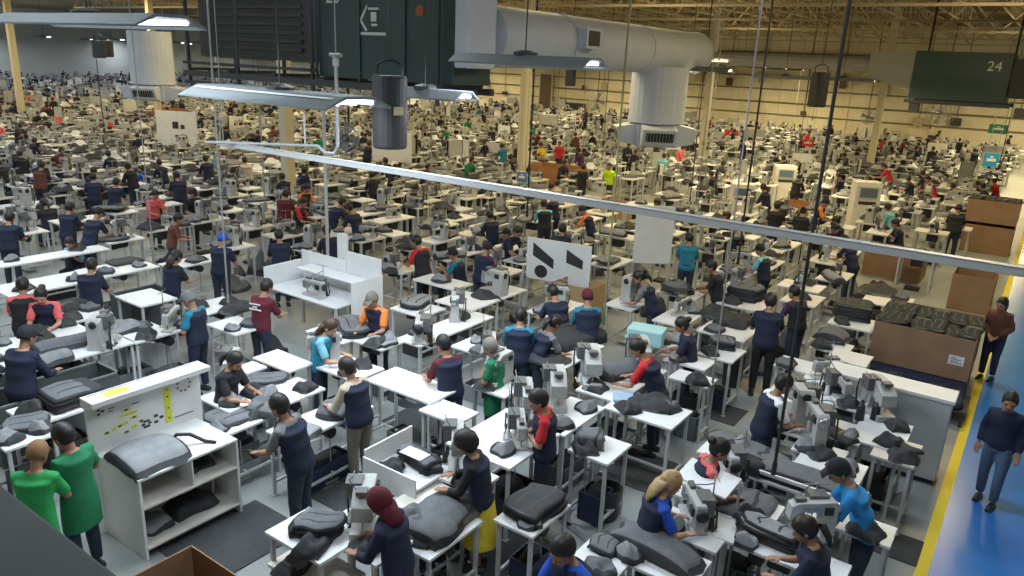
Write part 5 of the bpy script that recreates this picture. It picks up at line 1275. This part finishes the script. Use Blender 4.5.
for i, (d, x, y, px, py) in enumerate(ST):
    k = rr.choices(range(5), (5, 3, 3, 3, 1.5))[0]; sx, sy, z = FTS[k]; zone = where(x, y, px, py)
    rot = 0 if rr.random() < .8 else PI/2
    hasm = rr.random() < .62; mk = rr.choices(range(3), (5, 3, 1.6))[0]; mr = rr.choice((PI/2, PI/2, -PI/2, -PI/2, 0))+rr.uniform(-.15, .15)
    mx, my = x+rr.uniform(-.05, .05), y+rr.uniform(-.12, .12)
    ncov = rr.choice((0, 1, 1, 2)) if hasm else rr.choice((1, 2, 2, 3)); covs = []
    for q in range(ncov):
        s_ = rr.choice((-1, 1)); oy = (s_*sy*.33 if hasm or q else 0)
        covs.append((x+rr.uniform(-.1, .1), y+oy, z+.004+(.07*q if not hasm else 0), rr.randrange(7), rr.uniform(-1.5, 1.5), rr.uniform(.65, 1.05)))
    pp = None
    if rr.random() < (.34 if d < 30 else .22):
        s_ = 1 if rr.random() < .65 else -1
        ppx = x+s_*(sx/2+.26) if rot == 0 else x; ppy = y+rr.uniform(-.2, .2) if rot == 0 else y-(sx/2+.28)
        face = (PI/2 if s_ > 0 else -PI/2) if rot == 0 else 0
        if ppx < -1.7 and all((ppx-a)**2+(ppy-b)**2 > (c+.05)**2 for a, b, c in KEEP): pp = (ppx, ppy, face+rr.uniform(-.35, .35), rr.choice(PCOL), rr.random() < .3)
    if i < MAXN:
        if d < 19: t = table((x, y, 0), sx, sy, z, rot, 'white sewing table in the '+zone, WHITE if k != 1 and k != 4 else BEIGE, group='sewing tables, '+zone, name='sewing_table')
        else: t = link('sewing_table', FT[k], None, (x, y, 0), rot); tag(t, 'white sewing table in the '+zone, 'table', 'sewing tables, '+zone)
        if hasm: t = link('sewing_machine', FM[mk], None, (mx, my, z+.001), mr); t.scale = (.92,)*3; tag(t, 'cream sewing machine in the '+zone, 'sewing machine', 'sewing machines, '+zone)
    else:
        if hasm and NM < 105:
            t = link('sewing_machine', FM[mk], None, (mx, my, z+.001), mr); t.scale = (.92,)*3; tag(t, 'cream sewing machine in the '+zone, 'sewing machine', 'sewing machines, '+zone); NM += 1; hasm = False
        FARL.append((x, y, k, rot, z, hasm, mx, my, mk, mr))
    for (cx_, cy_, cz_, ck, cr, cs) in covs:
        if NC < 205:
            t = link('seat_cover', FC[ck], None, (cx_, cy_, cz_), cr); t.scale = (cs, cs, cs*1.1); tag(t, 'dark cover piece on a table in the '+zone, 'seat cover', 'cover pieces, '+zone); NC += 1
        else: FARL.append(('c', cx_, cy_, cz_, ck, cr, cs))
    if pp:
        if N_P < 298:
            lb, gp = auto_person(*pp, zone, d); NP_ = pp
            if d < 24:
                sh = rr.choice(['short', 'short', 'tail', 'bun', 'cap']); person((pp[0], pp[1], 0), pp[2], lb, 'sit' if pp[4] else rr.choice(['work', 'lean', 'work']), topc=pp[3], vest=rr.choice(['navy', 'navy', 'black']) if pp[3] not in ('red', 'white', 'coral', 'orange') or rr.random() < .5 else None, hair=sh, hairc='black' if sh == 'cap' else HAIRB, h=rr.uniform(1.58, 1.74), group=gp)
            else:
                o = link('person', LP[pp[3], pp[4]], None, (pp[0], pp[1], 0), pp[2]); s_ = rr.uniform(.95, 1.05); o.scale = (s_, s_, s_); tag(o, lb, 'person', gp)
            N_P += 1
        else: FARL.append(('p', *pp))
# loose pieces on and under the near tables
for (x, y, sx, sy, z, lb) in NEART:
    short = ' '.join(lb.split()[:8]); short = short.rsplit(' ', 1)[0] if short.split()[-1] in ('a', 'the', 'of', 'with', 'in', 'and', 'under', 'by', 'left', 'right', 'two') else short
    if 'empty' in lb or 'blank' in lb or sx < .5 and sy < .5: under = True
    else:
        under = rr.random() < .6
        for _k in range(1 if sx*sy < .4 else 2):
            ck = rr.choice((0, 1, 3, 4, 6)); t = link('fabric_scrap', FC[ck], None, (x+rr.choice((-1, 1))*sx*.2, y+(-1, 1)[_k]*sy*.28, z+.004), rr.uniform(-3, 3)); t.scale = (.6, .55, .8); tag(t, ('near' if _k == 0 else 'far')+' fabric scrap on the '+short, 'fabric'); NC += 1
    if under:
        m = MB(); w_, l_, h_ = sx*.55, sy*.5, rr.uniform(.22, .42)
        m.box(-w_/2, w_/2, -l_/2, l_/2, 0, .02)
        for s in (-1, 1): m.box(s*w_/2-.01, s*w_/2+.01, -l_/2, l_/2, .02, h_); m.box(-w_/2, w_/2, s*l_/2-.01, s*l_/2+.01, .02, h_)
        cr_ = rr.choice([mat('slate_plastic', (.08, .095, .10), .6), DARK, mat('grey_tote', (.2, .21, .22), .6), mat('navy_tote', (.02, .03, .07), .6)])
        if all((x-a)**2+(y-b)**2 > .16 for a, b, c in KEEP if c == .5) or True: o = thing('storage_tote', 'open tote on the floor below the '+short, 'crate', (x, y, .0)); link('tote_body', m.mesh('tote_body', cr_), o)
        m = MB(); m.rings([(0, 0, .02, w_*.45, l_*.45), (0, 0, h_*.8, w_*.46, l_*.46), (.03, 0, h_+.06, w_*.3, l_*.3)], 10); link('scraps', m.mesh('tote_scraps', rr.choice([CHAR, GREY, DARK])), o)
# sacks and bundles left on the floor between the near tables
FB = [cover_mesh(s_, .7, .8, 'heap') for s_ in (2, 4, 6, 1)]; nb = 0; KK = KEEP+[(x, y, .35) for d, x, y, px, py in ST if d < 26]   # scattered
for _ in range(2500):
    if nb >= 46: break
    x, y = rr.uniform(-24, -1.6), rr.uniform(5, 22); q = px_of((x, y, .3))
    if not (q[2] > 4 and 0 < q[0] < 1000 and 255 < q[1] < 560) or (q[1] > 385 and 560 < q[0] < 780) or (q[1] > 480 and q[0] > 560) or x > -1.5: continue
    if any((x-a)**2+(y-b)**2 < (c*.8+.25)**2 for a, b, c in KK): continue
    KK.append((x, y, .5)); o = link('fabric_bundle', FB[rr.randrange(4)], None, (x, y, .012), rr.uniform(-3, 3)); o.scale = (.85, .85, rr.uniform(1.6, 3.0)); nb += 1
    tag(o, 'dark bundle of cover fabric on the floor, '+where(x, y, q[0], q[1]), 'bundle', 'fabric bundles on the floor, '+where(x, y, q[0], q[1]))
print('bundles', nb)
# stuff: everything beyond the counted ones
def stuff(name, items, label, cat):
    V = []; Fs = []; MI = []; ms = []
    for me, M_ in items:
        idx = []
        for m_ in me.materials:
            if m_ not in ms: ms.append(m_)
            idx.append(ms.index(m_))
        o = len(V); V += [tuple(M_ @ v.co) for v in me.vertices]
        for p_ in me.polygons: Fs.append(tuple(i+o for i in p_.vertices)); MI.append(idx[p_.material_index])
    me = bpy.data.meshes.new(name); me.from_pydata(V, [], Fs)
    for m_ in ms: me.materials.append(m_)
    me.polygons.foreach_set('material_index', MI); o = link(name, me); o['kind'] = 'stuff'; tag(o, label, cat); return o
def TM(x, y, z, r, s=1.): return Matrix.Translation((x, y, z)) @ Matrix.Rotation(r, 4, 'Z') @ Matrix.Scale(s, 4)
def lowm(kind):
    m = MB()
    if kind == 0: m.box(-.25, .27, -.09, .09, 0, .035); m.box(.14, .27, -.055, .055, .035, .32); m.box(-.25, .14, -.055, .055, .21, .32); m.box(-.25, -.16, -.05, .05, .10, .21)
    elif kind == 1: m.box(-.23, .27, -.1, .1, 0, .05); m.box(.12, .28, -.07, .07, .05, .48); m.box(-.25, .12, -.07, .07, .37, .48); m.box(-.25, -.15, -.06, .06, .25, .37)
    else: m.box(-.30, .30, -.14, .14, 0, .10); m.box(.0, .30, -.12, .12, .1, .55); m.box(-.28, 0, -.12, .12, .28, .50)
    m.box(.27, .33, -.06, .06, .18, .30, 1); m.box(.095, .105, .145, .155, 0, .62, 1); m.box(.02, .18, .10, .2, .0, .14, 1)
    return m.mesh('lowm', [MACH, DARK])
def lowc(s_):
    m = MB(); r_ = random.Random(s_); n = 8
    m.rings([(0, 0, 0, .30, .36), (.01, 0, .05, .32, .38), (.0, .02, .10, .24, .30), (.02, 0, .13+.04*s_, .10, .14)], n); return m.mesh('lowc', [[GREY, LGREY, CHAR, DARK, WHITE][s_ % 5]])
LM = [lowm(0), lowm(1), lowm(2)]; LC = [lowc(s_) for s_ in range(5)]
stuff('far_sewing_tables', [(FT[q[2]], TM(q[0], q[1], 0, q[3])) for q in FARL if q[0] not in ('c', 'p')], 'hundreds of pale sewing tables merging together in the far end of the hall', 'tables')
stuff('far_sewing_machines', [(LM[q[8]], TM(q[6], q[7], q[4], q[9])) for q in FARL if q[0] not in ('c', 'p') and q[5]], 'hundreds of tiny cream sewing machines in the far end of the hall', 'sewing machines')
stuff('far_seat_covers', [(LC[q[4] % 5], TM(q[1], q[2], q[3], q[5], q[6])) for q in FARL if q[0] == 'c'], 'countless tiny fabric pieces on the far tables', 'fabric')
fp = [(LP[q[4], q[5]], TM(q[1], q[2], 0, q[3])) for q in FARL if q[0] == 'p']
if fp: stuff('far_crowd', fp, 'crowd of tiny workers in the far end of the hall', 'people')
# partitions, racks and white panels between the far rows
pn_ = []
for i in range(150):
    d, x, y, px, py = ST[rr.randrange(int(len(ST)*.12), len(ST))]
    h = rr.uniform(1.2, 2.0); w_ = rr.uniform(.5, 1.3); m = MB(); m.box(-w_/2, w_/2, -.03, .03, h-rr.uniform(.5, .8), h); m.box(-w_/2, -w_/2+.05, -.03, .03, 0, h); m.box(w_/2-.05, w_/2, -.03, .03, 0, h)
    o = link('info_panel', m.mesh('info_panel', rr.choice([WHITE, BEIGE, MACH, FRAME]), 0), None, (x+rr.choice((-.72, .72)), y+.3, 0), rr.choice((0, PI/2, .5)))
    z_ = where(x, y, px, py); tag(o, 'pale panel on two posts in the '+z_, 'panel', 'pale panels, '+z_)
for i in range(26):
    d, x, y, px, py = ST[rr.randrange(0, int(len(ST)*.55))]
    m = MB(); m.tube([(0, 0, 0), (0, 0, CZ-1.8)], .016, 5); m.cbox((0, 0, .1), (.08, .08, .2))
    z_ = where(x, y, px, py); o = link('power_drop', m.mesh('power_drop', rr.choice([GALV, DARK, FRAME])), None, (x+.5, y+.62, 1.75)); tag(o, 'thin power line hanging from the ceiling, '+z_, 'cable', 'power lines, '+z_)

for o in scene.objects:
    if 'label' in o and len(o['label'].split()) > 16: print('LONG', o.name, '|', o['label'])
